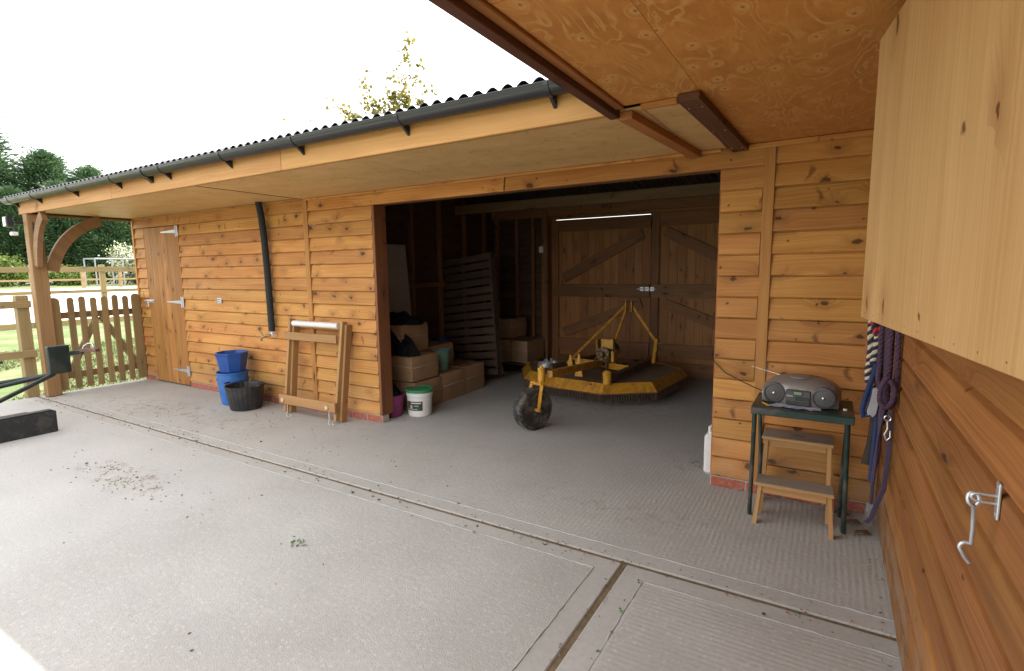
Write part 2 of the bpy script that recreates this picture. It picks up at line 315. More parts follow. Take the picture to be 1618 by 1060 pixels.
# ------------------------------------------------------------ object helpers
W = {}          # world matrix of every object made (parents have no scale)
def link(o, parent, mw):
    C.objects.link(o)
    if parent is not None:
        o.parent = parent; o.matrix_basis = W[parent.name].inverted() @ mw
    else: o.matrix_basis = mw
    W[o.name] = mw.copy(); return o
def tag(o, label=None, cat=None, group=None, kind=None):
    for k, v in (('label', label), ('category', cat), ('group', group), ('kind', kind)):
        if v: o[k] = v
    return o
def thing(name, loc, label, cat, group=None, rz=0):
    o = bpy.data.objects.new(name, None); o.empty_display_size = .1
    link(o, None, Matrix.Translation(loc) @ Matrix.Rotation(rz, 4, 'Z')); return tag(o, label, cat, group)
def mesh_obj(name, me, mat, parent=None, mw=None):
    if mat is not None and len(me.materials) == 0: me.materials.append(M[mat] if isinstance(mat, str) else mat)
    o = bpy.data.objects.new(name, me); return link(o, parent, mw if mw is not None else Matrix.Identity(4))
def from_bm(name, bm, mat, parent=None, mw=None, smooth=None):
    """bm is in world coordinates unless mw is given; with a parent the mesh is kept world-shaped"""
    me = bpy.data.meshes.new(name); bmesh.ops.recalc_face_normals(bm, faces=bm.faces); bm.to_mesh(me); bm.free()
    if smooth:
        me.polygons.foreach_set('use_smooth', [True] * len(me.polygons))
        try: me.set_sharp_from_angle(angle=math.radians(smooth))
        except Exception: pass
    if mw is None and me.vertices:       # put the origin inside the piece
        c = Vector((0, 0, 0)); n = len(me.vertices)
        for v in me.vertices: c += v.co
        c /= n; me.transform(Matrix.Translation(-c)); mw = Matrix.Translation(c)
    return mesh_obj(name, me, mat, parent, mw)
_cache = {}
def box_mesh(lx, ly, lz, bev, mat, name):
    key = (round(lx, 4), round(ly, 4), round(lz, 4), bev, mat)
    if key in _cache: return _cache[key]
    bm = bmesh.new(); bmesh.ops.create_cube(bm, size=1); bmesh.ops.scale(bm, vec=(lx, ly, lz), verts=bm.verts)
    if bev: bmesh.ops.bevel(bm, geom=bm.edges[:], offset=min(bev, .3 * min(lx, ly, lz)), segments=1, affect='EDGES')
    me = bpy.data.meshes.new(name); bm.to_mesh(me); bm.free(); me.materials.append(M[mat]); _cache[key] = me; return me
def frame(a, b, up):
    a, b, up = Vector(a), Vector(b), Vector(up); X = (b - a).normalized()
    Z = X.cross(up).normalized(); Y = Z.cross(X).normalized()
    m = Matrix((X, Y, Z)).transposed().to_4x4(); m.translation = (a + b) / 2; return m, (b - a).length
def plank(name, a, b, wid, th, mat, parent=None, up=(0, 0, 1), bev=.003):
    """a board from a to b (centre line); wid is measured along up, th across"""
    m, L = frame(a, b, up); return mesh_obj(name, box_mesh(L, wid, th, bev, mat, name), mat, parent, m)
def block(name, x0, x1, y0, y1, z0, z1, mat, parent=None, bev=.003, along=None):
    """axis aligned block; its local X (the grain) runs along the longest side"""
    d = (x1 - x0, y1 - y0, z1 - z0); ax = along if along is not None else max(range(3), key=lambda i: d[i])
    cen = Vector(((x0 + x1) / 2, (y0 + y1) / 2, (z0 + z1) / 2)); e = [Vector((1, 0, 0)), Vector((0, 1, 0)), Vector((0, 0, 1))]
    X = e[ax]; Y = e[2] if ax != 2 else e[0]; Z = X.cross(Y); 
    dY = d[2] if ax != 2 else d[0]; dZ = d[3 - ax - (2 if ax != 2 else 0)]
    m = Matrix((X, Y, Z)).transposed().to_4x4(); m.translation = cen
    return mesh_obj(name, box_mesh(d[ax], dY, dZ, bev, mat, name), mat, parent, m)
def tube_bm(bm, pts, r, seg=8, caps=True, flat=None):
    """r: number or list; flat=(a,b,up) makes a flat strap section"""
    pts = [Vector(p) for p in pts]; n = len(pts); rings = []
    T = [(pts[min(i + 1, n - 1)] - pts[max(i - 1, 0)]).normalized() for i in range(n)]
    ref = Vector((0, 0, 1)) if abs(T[0].z) < .9 else Vector((1, 0, 0))
    if flat: ref = Vector(flat[2])
    Nn = T[0].cross(ref).normalized()
    for i in range(n):
        if i: Nn = (Nn - T[i] * Nn.dot(T[i])); Nn = Nn.normalized() if Nn.length > 1e-6 else T[i].orthogonal().normalized()
        B = T[i].cross(Nn); ri = r[i] if isinstance(r, (list, tuple)) else r
        ring = []
        for k in range(seg):
            a = 2 * math.pi * k / seg
            if flat: off = Nn * (flat[0] * math.copysign(abs(math.cos(a)) ** .5, math.cos(a))) + B * (flat[1] * math.copysign(abs(math.sin(a)) ** .5, math.sin(a)))
            else: off = Nn * math.cos(a) * ri + B * math.sin(a) * ri
            ring.append(bm.verts.new(pts[i] + off))
        rings.append(ring)
    for i in range(n - 1):
        for k in range(seg): bm.faces.new((rings[i][k], rings[i][(k + 1) % seg], rings[i + 1][(k + 1) % seg], rings[i + 1][k]))
    if caps: bm.faces.new(rings[0]); bm.faces.new(rings[-1])
    return bm
def tube(name, pts, r, mat, parent=None, seg=8, smooth=50, **kw):
    return from_bm(name, tube_bm(bmesh.new(), pts, r, seg, **kw), mat, parent, None, smooth)
def lathe_bm(bm, prof, cen, seg=28, sq=None, axis='z'):
    rings = []
    for (r, h) in prof:
        ring = []
        for k in range(seg):
            a = 2 * math.pi * k / seg; rr = r
            if sq: rr = r * sq(a)
            if axis == 'z': p = Vector((rr * math.cos(a), rr * math.sin(a), h))
            elif axis == 'y': p = Vector((rr * math.cos(a), h, rr * math.sin(a)))
            else: p = Vector((h, rr * math.cos(a), rr * math.sin(a)))
            ring.append(bm.verts.new(Vector(cen) + p))
        rings.append(ring)
    for i in range(len(rings) - 1):
        for k in range(seg): bm.faces.new((rings[i][k], rings[i][(k + 1) % seg], rings[i + 1][(k + 1) % seg], rings[i + 1][k]))
    if prof[0][0] > 1e-4: bm.faces.new(rings[0])
    if prof[-1][0] > 1e-4: bm.faces.new(rings[-1])
    bmesh.ops.remove_doubles(bm, verts=bm.verts, dist=1e-6); return bm
def lathe(name, prof, cen, mat, parent=None, seg=28, smooth=40, **kw):
    return from_bm(name, lathe_bm(bmesh.new(), prof, cen, seg, **kw), mat, parent, None, smooth)
def prism(name, poly, z0, z1, mat, parent=None, plane='xy', bev=0):
    """poly extruded between two values of the third axis"""
    bm = bmesh.new()
    def P(p, h): return {'xy': (p[0], p[1], h), 'xz': (p[0], h, p[1]), 'yz': (h, p[0], p[1])}[plane]
    a = [bm.verts.new(P(p, z0)) for p in poly]; b = [bm.verts.new(P(p, z1)) for p in poly]; n = len(poly)
    bm.faces.new(a[::-1]); bm.faces.new(b)
    for i in range(n): bm.faces.new((a[i], a[(i + 1) % n], b[(i + 1) % n], b[i]))
    if bev: bmesh.ops.bevel(bm, geom=bm.edges[:], offset=bev, segments=1, affect='EDGES')
    return from_bm(name, bm, mat, parent)
def raw(name, verts, faces, mat, parent=None, mw=None):
    me = bpy.data.meshes.new(name); verts = np.asarray(verts, dtype=np.float32); faces = np.asarray(faces, dtype=np.int32)
    k = faces.shape[1]; me.vertices.add(len(verts)); me.vertices.foreach_set('co', verts.ravel())
    me.loops.add(faces.size); me.loops.foreach_set('vertex_index', faces.ravel())
    me.polygons.add(len(faces)); me.polygons.foreach_set('loop_start', np.arange(len(faces), dtype=np.int32) * k)
    me.update(calc_edges=True); me.validate(); return mesh_obj(name, me, mat, parent, mw)

# ------------------------------------------------------------ ground
def gz(x):
    t = min(1, max(0, (-x - 20) / 16)); return .82 * t
xs = [-400, -200, -120, -80, -60, -50, -42, -36, -32, -28, -24, -20, -16, -12, -8, -4, 0, 10, 40, 120, 300]; ys = [-300, -100, -40, -20, -10, -5, 0, 5, 10, 20, 40, 100, 400]
vs = [(x, y, gz(x) - .035 + (.6 * (-x - 60) / 100 if x < -60 else 0)) for x in xs for y in ys]; ny = len(ys)
tag(raw('grass_field', vs, [(i * ny + j, (i + 1) * ny + j, (i + 1) * ny + j + 1, i * ny + j + 1) for i in range(len(xs) - 1) for j in range(ny - 1)], 'lawn'), kind='structure')
vs = [(x, y, gz(x) - .012) for x in (-36, -34, -30, -26, -22, -20.1) for y in (-40, 0, 40)]
tag(raw('arena_sand', vs, [(i * 3 + j, (i + 1) * 3 + j, (i + 1) * 3 + j + 1, i * 3 + j + 1) for i in range(5) for j in range(2)], 'sand'), kind='structure')
block('arena_edging_board', -20.1, -20.05, -40, 40, -.05, .13, 'green_wood')['kind'] = 'structure'
# concrete floor: slabs with trowelled margins and open joints between them
YJ, XJ = -1.29, -.19
def slab(name, x0, x1, y0, y1, mat, top=0.0, edge=.115, margins='nsew'):
    e = edge; xi0 = x0 + (e if 'w' in margins else 0); xi1 = x1 - (e if 'e' in margins else 0); yi0 = y0 + (e if 's' in margins else 0); yi1 = y1 - (e if 'n' in margins else 0)
    s = block(name, x0, x1, y0, y1, -.12, top - .004, 'slab_edge', None, .006, along=0); s['kind'] = 'structure'
    bm = bmesh.new(); nx, nyy = 60, 24; V = {}
    for i in range(nx + 1):
        for j in range(nyy + 1):
            fx = xi0 + (xi1 - xi0) * i / nx; fy = yi0 + (yi1 - yi0) * j / nyy
            ed = (i in (0, nx)) or (j in (0, nyy))
            if ed and i in (0, nx): fx += random.uniform(-.006, .006)
            if ed and j in (0, nyy): fy += random.uniform(-.006, .006)
            V[i, j] = bm.verts.new((fx, fy, top + (-.003 if ed else 0)))
    for i in range(nx):
        for j in range(nyy): bm.faces.new((V[i, j], V[i + 1, j], V[i + 1, j + 1], V[i, j + 1]))
    me = bpy.data.meshes.new('slab_surface'); bm.to_mesh(me); bm.free(); mesh_obj('slab_surface', me, mat, s, Matrix.Identity(4))
    for side in margins:            # the little ridge the trowel leaves beside the brushed field
        a, b = {'n': ((xi0, yi1), (xi1, yi1)), 's': ((xi0, yi0), (xi1, yi0)), 'e': ((xi1, yi0), (xi1, yi1)), 'w': ((xi0, yi0), (xi0, yi1))}[side]
        n = int(math.hypot(b[0] - a[0], b[1] - a[1]) / .035); pts = [(a[0] + (b[0] - a[0]) * k / n + random.uniform(-.0025, .0025), a[1] + (b[1] - a[1]) * k / n + random.uniform(-.0025, .0025), top - .0035 + random.uniform(-.003, .0012)) for k in range(n + 1)]
        tube('trowel_ridge', pts, .005, 'slab_edge', s, seg=6)
    return s
# local coordinates equal world ones on the textured tops
slab('barn_floor_slab', -8.05, 1.03, YJ + .014, 4.0, 'slab_in', margins='s')
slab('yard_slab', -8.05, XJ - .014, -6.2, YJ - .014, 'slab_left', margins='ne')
slab('side_slab', XJ + .014, 1.03, -6.2, YJ - .014, 'slab_right', margins='nw')
for nm, b in (('joint_strip', (-8.05, 1.03, YJ - .0135, YJ + .0135)), ('joint_strip', (XJ - .0135, XJ + .0135, -6.2, YJ - .0145))):
    block(nm, *b, -.1, -.011, 'joint', None, .002)['kind'] = 'structure'

# ------------------------------------------------------------ the stable building
H = 2.335; BZ0 = .078; NROW = 16; PIT = (H - BZ0) / NROW; XL, XR = -7.97, 1.004; YB = 3.7
B = thing('stable_building', (0, 0, 0), 'L-shaped timber stable building with orange weatherboards, canopy and open bay', 'building')
_bcache = {}
def wb_mesh(L, h, mat, tmin=.010, tmax=.036):
    key = (round(L, 3), round(h, 4), mat)
    if key in _bcache: return _bcache[key]
    bm = bmesh.new(); prof = [(-h / 2, 0), (-h / 2, .024), (-h / 2 + .003, .029), (-h / 2 + .009, .031), (h / 2 - .010, .012), (h / 2 - .006, .002), (h / 2 - .0005, .002), (h / 2 - .0005, 0)]
    if mat == 'board_side': prof = [(-h / 2, 0), (-h / 2, .020), (-h / 2 + .003, .026), (h / 2 - .024, .026), (h / 2 - .021, .024), (h / 2 - .012, .010), (h / 2 - .0005, .006), (h / 2 - .0005, 0)]
    a = [bm.verts.new((-L / 2, y, z)) for y, z in prof]; b = [bm.verts.new((L / 2, y, z)) for y, z in prof]; n = len(prof)
    bm.faces.new(a[::-1]); bm.faces.new(b)
    for i in range(n): bm.faces.new((a[i], a[(i + 1) % n], b[(i + 1) % n], b[i]))
    bmesh.ops.recalc_face_normals(bm, faces=bm.faces)
    me = bpy.data.meshes.new('board'); bm.to_mesh(me); bm.free(); me.materials.append(M[mat]); _bcache[key] = me; return me
def board(p, X, out, L, h, mat, parent):
    X = Vector(X); Z = Vector(out); Y = Vector((0, 0, 1)); m = Matrix((X, Y, Z)).transposed().to_4x4(); m.translation = Vector(p)
    m = m @ Matrix.Rotation(random.uniform(-.0012, .0012), 4, 'Z'); return mesh_obj('board', wb_mesh(L, h, mat), None, parent, m)
front = block('front_wall', XL, XL + .1, .002, .1, .0, 2.33, 'mid_beam', B, along=2)     # corner stud carries the boards
def run(x0, x1, rows, parent, mat='board', y=0.0):
    for r in rows:
        z = BZ0 + (r + .5) * PIT; j0 = random.uniform(0, .006); j1 = random.uniform(0, .006)
        L = round((x1 - j1) - (x0 + j0), 2)
        board(((x0 + x1) / 2, y, z), (1, 0, 0), (0, -1, 0), L, PIT, mat, parent)
top = NROW - 1
run(XL, -7.70, range(top), front); run(-6.80, -4.245, range(top), front); run(-4.175, -3.233, range(top), front)
run(.0, .262, range(top), front); run(.328, .97, range(top), front)
run(XL, -4.245, [top], front); run(-4.175, -1.7, [top], front); run(-1.69, .262, [top], front); run(.328, .97, [top], front)
for x0, x1, mt in ((-4.245, -4.175, 'trim'), (.262, .328, 'trim')): block('cover_strip', x0, x1, -.036, 0, BZ0, H - .004, mt, B, along=2)
block('corner_post', XL - .045, XL - .001, -.036, .1, .0, H - .004, 'trim', B, along=2)
block('corner_strip', .945, .978, -.05, -.001, BZ0, H - .004, 'board_side', B, along=2)
# backing studs and opening surround
for x in (-7.35, -6.74, -6.0, -5.4, -4.8, -3.7, .13, .5, .9): block('stud', x, x + .06, .002, .098, .08, 2.3, 'inframe', front if x < -3 else B, along=2)
block('door_jamb', -3.232, -3.198, -.028, .135, .076, 2.194, 'dark_jamb', B, along=2)
block('door_jamb', -.006, .05, .0, .135, .078, 2.194, 'mid_beam', B, along=2)
block('lintel', -3.198, -.006, .003, .12, 2.197, 2.42, 'inframe', B, along=0)
block('lintel', -3.198, -.007, .125, .17, 2.205, 2.40, 'inframe', B, along=0)
# brick plinth, each brick a piece
bl = .213
def bricks(p0, p1, parent, nrm, hide=()):
    p0, p1 = Vector(p0), Vector(p1); L = (p1 - p0).length; d = (p1 - p0) / L; n = max(1, round(L / (bl + .011))); s = L / n
    for i in range(n):
        c = p0 + d * (s * (i + .5)) + Vector((0, 0, .0345)) + Vector(nrm) * random.uniform(-.002, .002)
        m = Matrix((d, Vector((0, 0, 1)), d.cross(Vector((0, 0, 1))))).transposed().to_4x4(); m.translation = c
        mesh_obj('brick', box_mesh(s - .011, .066, .1, .003, 'brick', 'brick'), None, parent, m)
pl = block('brick_plinth', XL, -7.70, -.022, .07, 0, .074, 'mortar', B, along=0)
for a, b in ((XL, -7.70), (-6.80, -3.20), (0.0, .93)):
    if a > -7.9: block('mortar_bed', a, b, -.022, .07, 0, .074, 'mortar', pl, along=0)
    bricks((a, .022, 0), (b, .022, 0), pl, (0, 1, 0))
# left end wall, partitions, back wall
def wall_y(x, y0, y1, out, mat, name, rows=range(NROW), joint=None):
    wl = block(name, x - .03 if out > 0 else x + .0, x if out > 0 else x + .03, y0, y1, .03, H + .1, 'board_in', B, along=1)
    for r in rows:
        segs = [(y0, y1)] if joint is None else [(y0, joint + .3 * ((r * 7) % 5 - 2)), (joint + .3 * ((r * 7) % 5 - 2), y1)]
        for a, b in segs: board((x + .001 * out, (a + b) / 2, BZ0 + (r + .5) * PIT), (0, 1 if out < 0 else -1, 0) if False else (0, out, 0), (out, 0, 0), b - a - .004, PIT, mat, wl)
    return wl
wall_y(XL - .012, .1, YB, -1, 'board', 'end_wall')
# side wall on the right (camera side)
sw = block('side_wall', XR + .002, XR + .09, -6.2, 0, .0, 2.45, 'inframe', B, along=1)
P2 = .1375
for r in range(17):
    j = -2.0 - .45 * ((r * 5) % 4)
    for a, b in ((-.0, -6.2),) if r % 3 else ((0, -6.2),):
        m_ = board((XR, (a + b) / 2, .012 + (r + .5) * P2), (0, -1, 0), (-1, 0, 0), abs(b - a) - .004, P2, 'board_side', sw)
block('sole_plate', XR - .024, XR + .05, -6.2, -.05, .0, .011, 'slab_edge', B, along=1)
# partitions inside the bay
for nm, x, sgn in (('left_partition', -4.2, 1), ('right_partition', .3, -1)):
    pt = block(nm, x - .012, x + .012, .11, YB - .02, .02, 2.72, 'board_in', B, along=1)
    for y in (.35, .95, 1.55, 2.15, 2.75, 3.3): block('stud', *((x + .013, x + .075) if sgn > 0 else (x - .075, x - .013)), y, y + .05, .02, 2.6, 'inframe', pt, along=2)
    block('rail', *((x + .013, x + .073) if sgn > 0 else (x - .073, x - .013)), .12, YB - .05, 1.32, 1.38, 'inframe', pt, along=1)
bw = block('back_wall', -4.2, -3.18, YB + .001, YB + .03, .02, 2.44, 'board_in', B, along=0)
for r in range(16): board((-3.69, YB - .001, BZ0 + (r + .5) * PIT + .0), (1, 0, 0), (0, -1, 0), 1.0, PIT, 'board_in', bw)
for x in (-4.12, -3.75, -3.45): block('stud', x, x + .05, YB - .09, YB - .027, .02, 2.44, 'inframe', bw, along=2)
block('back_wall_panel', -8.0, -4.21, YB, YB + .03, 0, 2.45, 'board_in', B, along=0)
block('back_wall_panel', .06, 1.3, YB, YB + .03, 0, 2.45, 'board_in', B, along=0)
block('door_post', -3.24, -3.14, YB - .14, YB + .0, 0, 2.44, 'inframe', B, along=2); block('door_stop', -3.2, -3.09, YB + .052, YB + .08, 0, 2.44, 'inframe', B, along=2); block('door_stop', -1.58, -1.52, YB + .052, YB + .08, 0, 2.44, 'inframe', B, along=2); block('door_stop', -.02, .1, YB + .052, YB + .08, 0, 2.44, 'inframe', B, along=2)
block('door_post', .04, .14, YB - .14, YB - .001, 0, 2.44, 'green_wood', B, along=2)
block('header', -3.13, .03, YB - .02, YB + .051, 2.306, 2.43, 'inframe', B, along=0); block('eaves_filler', -4.18, .29, YB + .0, YB + .03, 2.441, 2.525, 'roofsheet', B, along=0); block('wall_plate', -8.0, 1.2, YB + .031, YB + .08, 2.43, 2.535, 'inframe', B, along=0)
block('header', -1.55, .03, YB - .05, YB - .022, 2.33, 2.40, 'mid_beam', B, along=0)
block('threshold', -3.13, .03, YB + .053, YB + .10, 0, .05, 'slab_edge', B, along=0)
sb = block('switch_box', -3.27, -3.20, YB - .175, YB - .142, 1.80, 1.90, 'whiteplastic', B, .006)
# double back doors: each plank, rail and brace is a piece
def leaf(x0, x1, z0, z1, flip, label=None):
    d = block('back_door', x0, x0 + .11, YB - .005, YB + .028, z0, z1, 'inframe', B, along=2)
    n = 13; s = (x1 - x0) / n
    for i in range(n): block('plank', x0 + i * s + .0002, x0 + (i + 1) * s - .0002, YB + .030, YB + .05, .006, z1, 'indoor', d, .004, along=2)
    yl = (YB - .005, YB + .028); a, b = x0 + .112, x1
    block('rail', a, b, *yl, z1 - .18, z1 - .001, 'inframe', d, along=0); block('rail', x0 - 0, x1, YB - .012, YB - .006 + .034 - .001, 1.12, 1.31, 'inframe', d, along=0)
    block('rail', a, b, *yl, .27, .46, 'inframe', d, along=0); block('rail', a, b, *yl, z0, z0 + .17, 'inframe', d, along=0)
    for za, zb in ((1.40, z1 - .26), (.55, 1.04)):
        p = (a + .08, YB + .011, za), (b - .12, YB + .011, zb)
        if flip: p = (a + .08, YB + .011, zb), (b - .08, YB + .011, za)
        plank('brace', p[0], p[1], .15, .030, 'inframe', d)
    return d
la = leaf(-3.125, -1.56, .03, 2.298, False); lb = leaf(-1.545, .035, .03, 2.308, True)
for i in range(3): block('bolt', -1.70 + i * .075, -1.64 + i * .075, YB - .028, YB - .013, 1.235 - .02, 1.275, 'galv', la if i < 2 else lb, .003)
tube('bolt_bar', [(-1.74, YB - .035, 1.245), (-1.46, YB - .035, 1.245)], .008, 'galv', la)
block('drop_bolt', -1.565, -1.54, YB - .03, YB - .013, 2.19, 2.27, 'rust', lb, .004)
# roof: corrugated sheets front and back, purlins
SL = .176
def zroof(y): return 2.515 + SL * (y + 1.3) if y <= 1.2 else 2.955 - SL * (y - 1.2)
def corr_mesh(wd, y0, y1, name, pit=.095, amp=.016):
    n = int(round(wd / pit)) * 10; vs = []; fs = []
    for j, y in enumerate((y0, y1)):
        for k, off in enumerate((0, -.004)):
            for i in range(n + 1):
                x = wd * i / n; vs.append((x, y, zroof(y) + amp * (2 * abs(math.cos(math.pi * x / pit)) - 1) + off))
    q = n + 1
    for i in range(n):
        fs += [(i, i + 1, 2 * q + i + 1, 2 * q + i), (q + i + 1, q + i, 3 * q + i, 3 * q + i + 1), (i + 1, i, q + i, q + i + 1), (2 * q + i, 2 * q + i + 1, 3 * q + i + 1, 3 * q + i)]
    me = bpy.data.meshes.new(name); me.from_pydata(vs, [], fs); me.polygons.foreach_set('use_smooth', [True] * len(fs))
    try: me.set_sharp_from_angle(angle=math.radians(50))
    except Exception: pass
    me.materials.append(M['roofsheet']); return me
roof = block('roof', -8.15, 3.0, 1.19, 1.23, 2.70, 2.90, 'inframe', B, along=0)      # ridge beam carries the sheets
cf, cb = corr_mesh(.95, -1.345, 1.2, 'roof_sheet'), corr_mesh(.95, 1.2, 3.95, 'roof_sheet')
for i in range(12):
    x = -8.17 + i * .95
    for me in (cf, cb):
        o_ = mesh_obj('roof_sheet', me, None, roof, Matrix.Translation((x, 0, -.002 + .0015 * (i % 2))))
block('purlin', -4.19, .28, 2.60, 2.67, 2.365, 2.495, 'pallet_light', roof, along=0)
for y in (-.5, .35, 1.9, 3.6):
    zz = zroof(y) - .024; block('purlin', -8.1, 1.2, y, y + .07, zz - .16, zz - .004 - .012, 'inframe' if y > 1 else 'mid_beam', roof, along=0)
# right wing roof (above the canopy we stand under)
for i, (x0, x1, z0, z1) in enumerate(((-.40, 2.2, 2.50, 2.97), (2.2, 4.8, 2.97, 2.50))):
    ym = -3.75; m, L = frame((x0, ym, z0), (x1, ym, z1), (0, 1, 0)); mesh_obj('wing_roof_panel', box_mesh(L, 4.9, .03, 0, 'roofsheet', 'wing_roof_panel'), None, roof, m)
block('wing_back_wall', 4.4, 4.5, -6.2, 3.9, 0, 2.5, 'board_in', B, along=1)
block('wing_end_wall', 1.08, 4.4, -6.2, -6.1, 0, 2.5, 'board_in', B, along=0)
# soffits (ply sheets, each a piece), fascia, trims
sf = block('soffit', -8.02, -5.72, -1.2, -.002, H + .002, H + .014, 'soffply', B, 0, along=0)
for a, b in ((-5.715, -4.25),): block('soffit_panel', a, b, -1.2, -.002, H + .002, H + .014, 'soffply', sf, 0, along=0)
for a, b in ((-4.24, -2.2), (-2.196, -.17), (-.166, .03)): block('soffit_panel', a, b, -1.2, -.002, H - .010, H + .002, 'soffply', sf, 0, along=0)
block('soffit_lip', -4.25, -4.235, -1.2, -.03, H - .014, H + .003, 'dark_beam', sf, along=1)
cl = block('canopy_ceiling', .12, .976, -2.44, -.002, H - .004, H + .008, 'ceilply', B, 0, along=1)
block('ceiling_panel', -.24, .118, -2.44, -1.262, H - .004, H + .008, 'ceilply', cl, 0, along=1)
block('ceiling_panel', -.24, .976, -4.884, -2.444, H - .004, H + .008, 'ceilply', cl, 0, along=1)
block('ceiling_panel', -.24, .976, -6.2, -4.888, H - .004, H + .008, 'ceilply', cl, 0, along=1)
for a, b in ((-8.05, -5.6), (-5.597, -2.9), (-2.897, -.335)): block('fascia', a, b, -1.245, -1.205, 2.305, 2.50, 'fascia', B, along=0)
block('barge_board', -8.075, -8.052, -1.245, 1.2, 2.30, 2.5, 'mid_beam', B, along=1)
block('edge_beam', -8.05, -7.98, -1.204, -.037, 2.31, 2.334, 'dark_beam', B, along=1)
block('eave_beam', -.334, -.285, -6.2, -1.2, 2.292, 2.50, 'dark_beam', B, along=1)
block('eave_batten', -.284, -.243, -6.2, -1.262, 2.318, 2.42, 'mid_beam', B, along=1)
block('ceiling_trim', -.16, .012, -1.262, -1.228, 2.305, 2.331, 'board', B, along=0)
plank('ceiling_batten', (-.255, -1.205, 2.303), (-.165, -.03, 2.303), .04, .075, 'mid_beam', B)
cbn = plank('ceiling_batten', (.075, -1.31, 2.31), (.118, -.03, 2.31), .035, .1, 'dark_beam', B)
for t_ in (.1, .5, .9):
    p = Vector((.075, -1.31, 2.292)).lerp(Vector((.118, -.03, 2.292)), t_)
    for dx in (-.03, .03): lathe('screw', [(.004, -.002), (.004, .001)], (p.x + dx, p.y, p.z), 'galv', cbn, seg=8)
for x0, x1 in ((.135, .56), (.562, .93)): block('wall_head_trim', x0, x1, -.046, -.027, 2.296, 2.328, 'board', B, along=0)
block('wall_head_trim', -4.17, .0, -.045, -.030, 2.303, 2.322, 'board', B, along=0); block('wall_head_trim', -7.93, -4.25, -.042, -.030, 2.315, 2.333, 'board', B, along=0)
# gutter, half round with brackets
def gut_mesh(L):
    bm = bmesh.new(); s = 12; prof = [(.058 * math.cos(math.pi + math.pi * k / s), .058 * math.sin(math.pi + math.pi * k / s)) for k in range(s + 1)]
    prof = [(-.063, .002), (-.063, -.004)] + prof[0:] + [(.058, .004)] + [(.054 * math.cos(-math.pi * k / s), .054 * math.sin(-math.pi * k / s)) for k in range(s + 1)]
    a = [bm.verts.new((0, y, z)) for y, z in prof]; b = [bm.verts.new((L, y, z)) for y, z in prof]; n = len(prof)
    for i in range(n): bm.faces.new((a[i], a[(i + 1) % n], b[(i + 1) % n], b[i]))
    bmesh.ops.triangulate(bm, faces=[bm.faces.new(a[::-1]), bm.faces.new(b)])
    return bm
GY, GZ = -1.306, 2.488
gt = from_bm('gutter', gut_mesh(7.82), 'gutter', B, Matrix.Translation((-8.22, GY, GZ)), 40)
def bracket(x, w_=.03, r=.0625):
    bm = bmesh.new(); s = 12; o_ = [(r * math.cos(math.pi + math.pi * k / s), r * math.sin(math.pi + math.pi * k / s)) for k in range(s + 1)]; i_ = [(a * .95, b * .95) for a, b in o_][::-1]
    prof = o_ + i_; a = [bm.verts.new((-w_ / 2, y, z)) for y, z in prof]; b = [bm.verts.new((w_ / 2, y, z)) for y, z in prof]; n = len(prof)
    for i in range(n): bm.faces.new((a[i], a[(i + 1) % n], b[(i + 1) % n], b[i]))
    q = len(o_)
    for i in range(q - 1):
        bm.faces.new((a[i], a[i + 1], a[n - 2 - i], a[n - 1 - i])); bm.faces.new((b[i + 1], b[i], b[n - 1 - i], b[n - 2 - i]))
    k = [(0, -.06), (.06, -.105), (.06, -.05), (.035, -.045)]; c = [bm.verts.new((-w_ * .3, y, z)) for y, z in k]; d = [bm.verts.new((w_ * .3, y, z)) for y, z in k]
    bm.faces.new(c[::-1]); bm.faces.new(d)
    for i in range(4): bm.faces.new((c[i], c[(i + 1) % 4], d[(i + 1) % 4], d[i]))
    return from_bm('gutter_bracket', bm, 'gutter', gt, Matrix.Translation((x, GY, GZ)))
for x in (-.62, -1.635, -2.63, -3.51, -4.44, -5.36, -6.33, -7.31, -8.02): bracket(x)
for x in (-4.77, -.42): bracket(x, .09, .064)
# canopy post with arched braces
block('canopy_post', -7.95, -7.83, -1.25, -1.10, 0.001, 2.30, 'post', B, .006, along=2)
def arch(p0, corner, p1, wid, th, across, name='arched_brace', n=12):
    """curved brace: quadratic from p0 to p1 bulging towards the corner"""
    p0, corner, p1 = Vector(p0), Vector(corner), Vector(p1); bm = bmesh.new(); rings = []; mid = (p0 + p1) / 2; ctrl = mid.lerp(corner, .55)
    for i in range(n + 1):
        t = i / n; c = p0 * (1 - t) ** 2 + ctrl * 2 * t * (1 - t) + p1 * t * t; T = (2 * (1 - t) * (ctrl - p0) + 2 * t * (p1 - ctrl)).normalized()
        nn = Vector(across).cross(T).normalized(); A = Vector(across) * th / 2
        rings.append([bm.verts.new(c + nn * wid / 2 * s1 + A * s2) for s1, s2 in ((-1, -1), (1, -1), (1, 1), (-1, 1))])
    for i in range(n):
        for k in range(4): bm.faces.new((rings[i][k], rings[i][(k + 1) % 4], rings[i + 1][(k + 1) % 4], rings[i + 1][k]))
    bm.faces.new(rings[0]); bm.faces.new(rings[-1]); return from_bm(name, bm, 'post', B)
arch((-7.885, -1.04, 1.60), (-7.885, -1.06, 2.27), (-7.885, -.46, 2.27), .13, .055, (1, 0, 0))
arch((-7.80, -1.2, 1.66), (-7.80, -1.2, 2.25), (-7.45, -1.2, 2.26), .12, .055, (0, 1, 0))
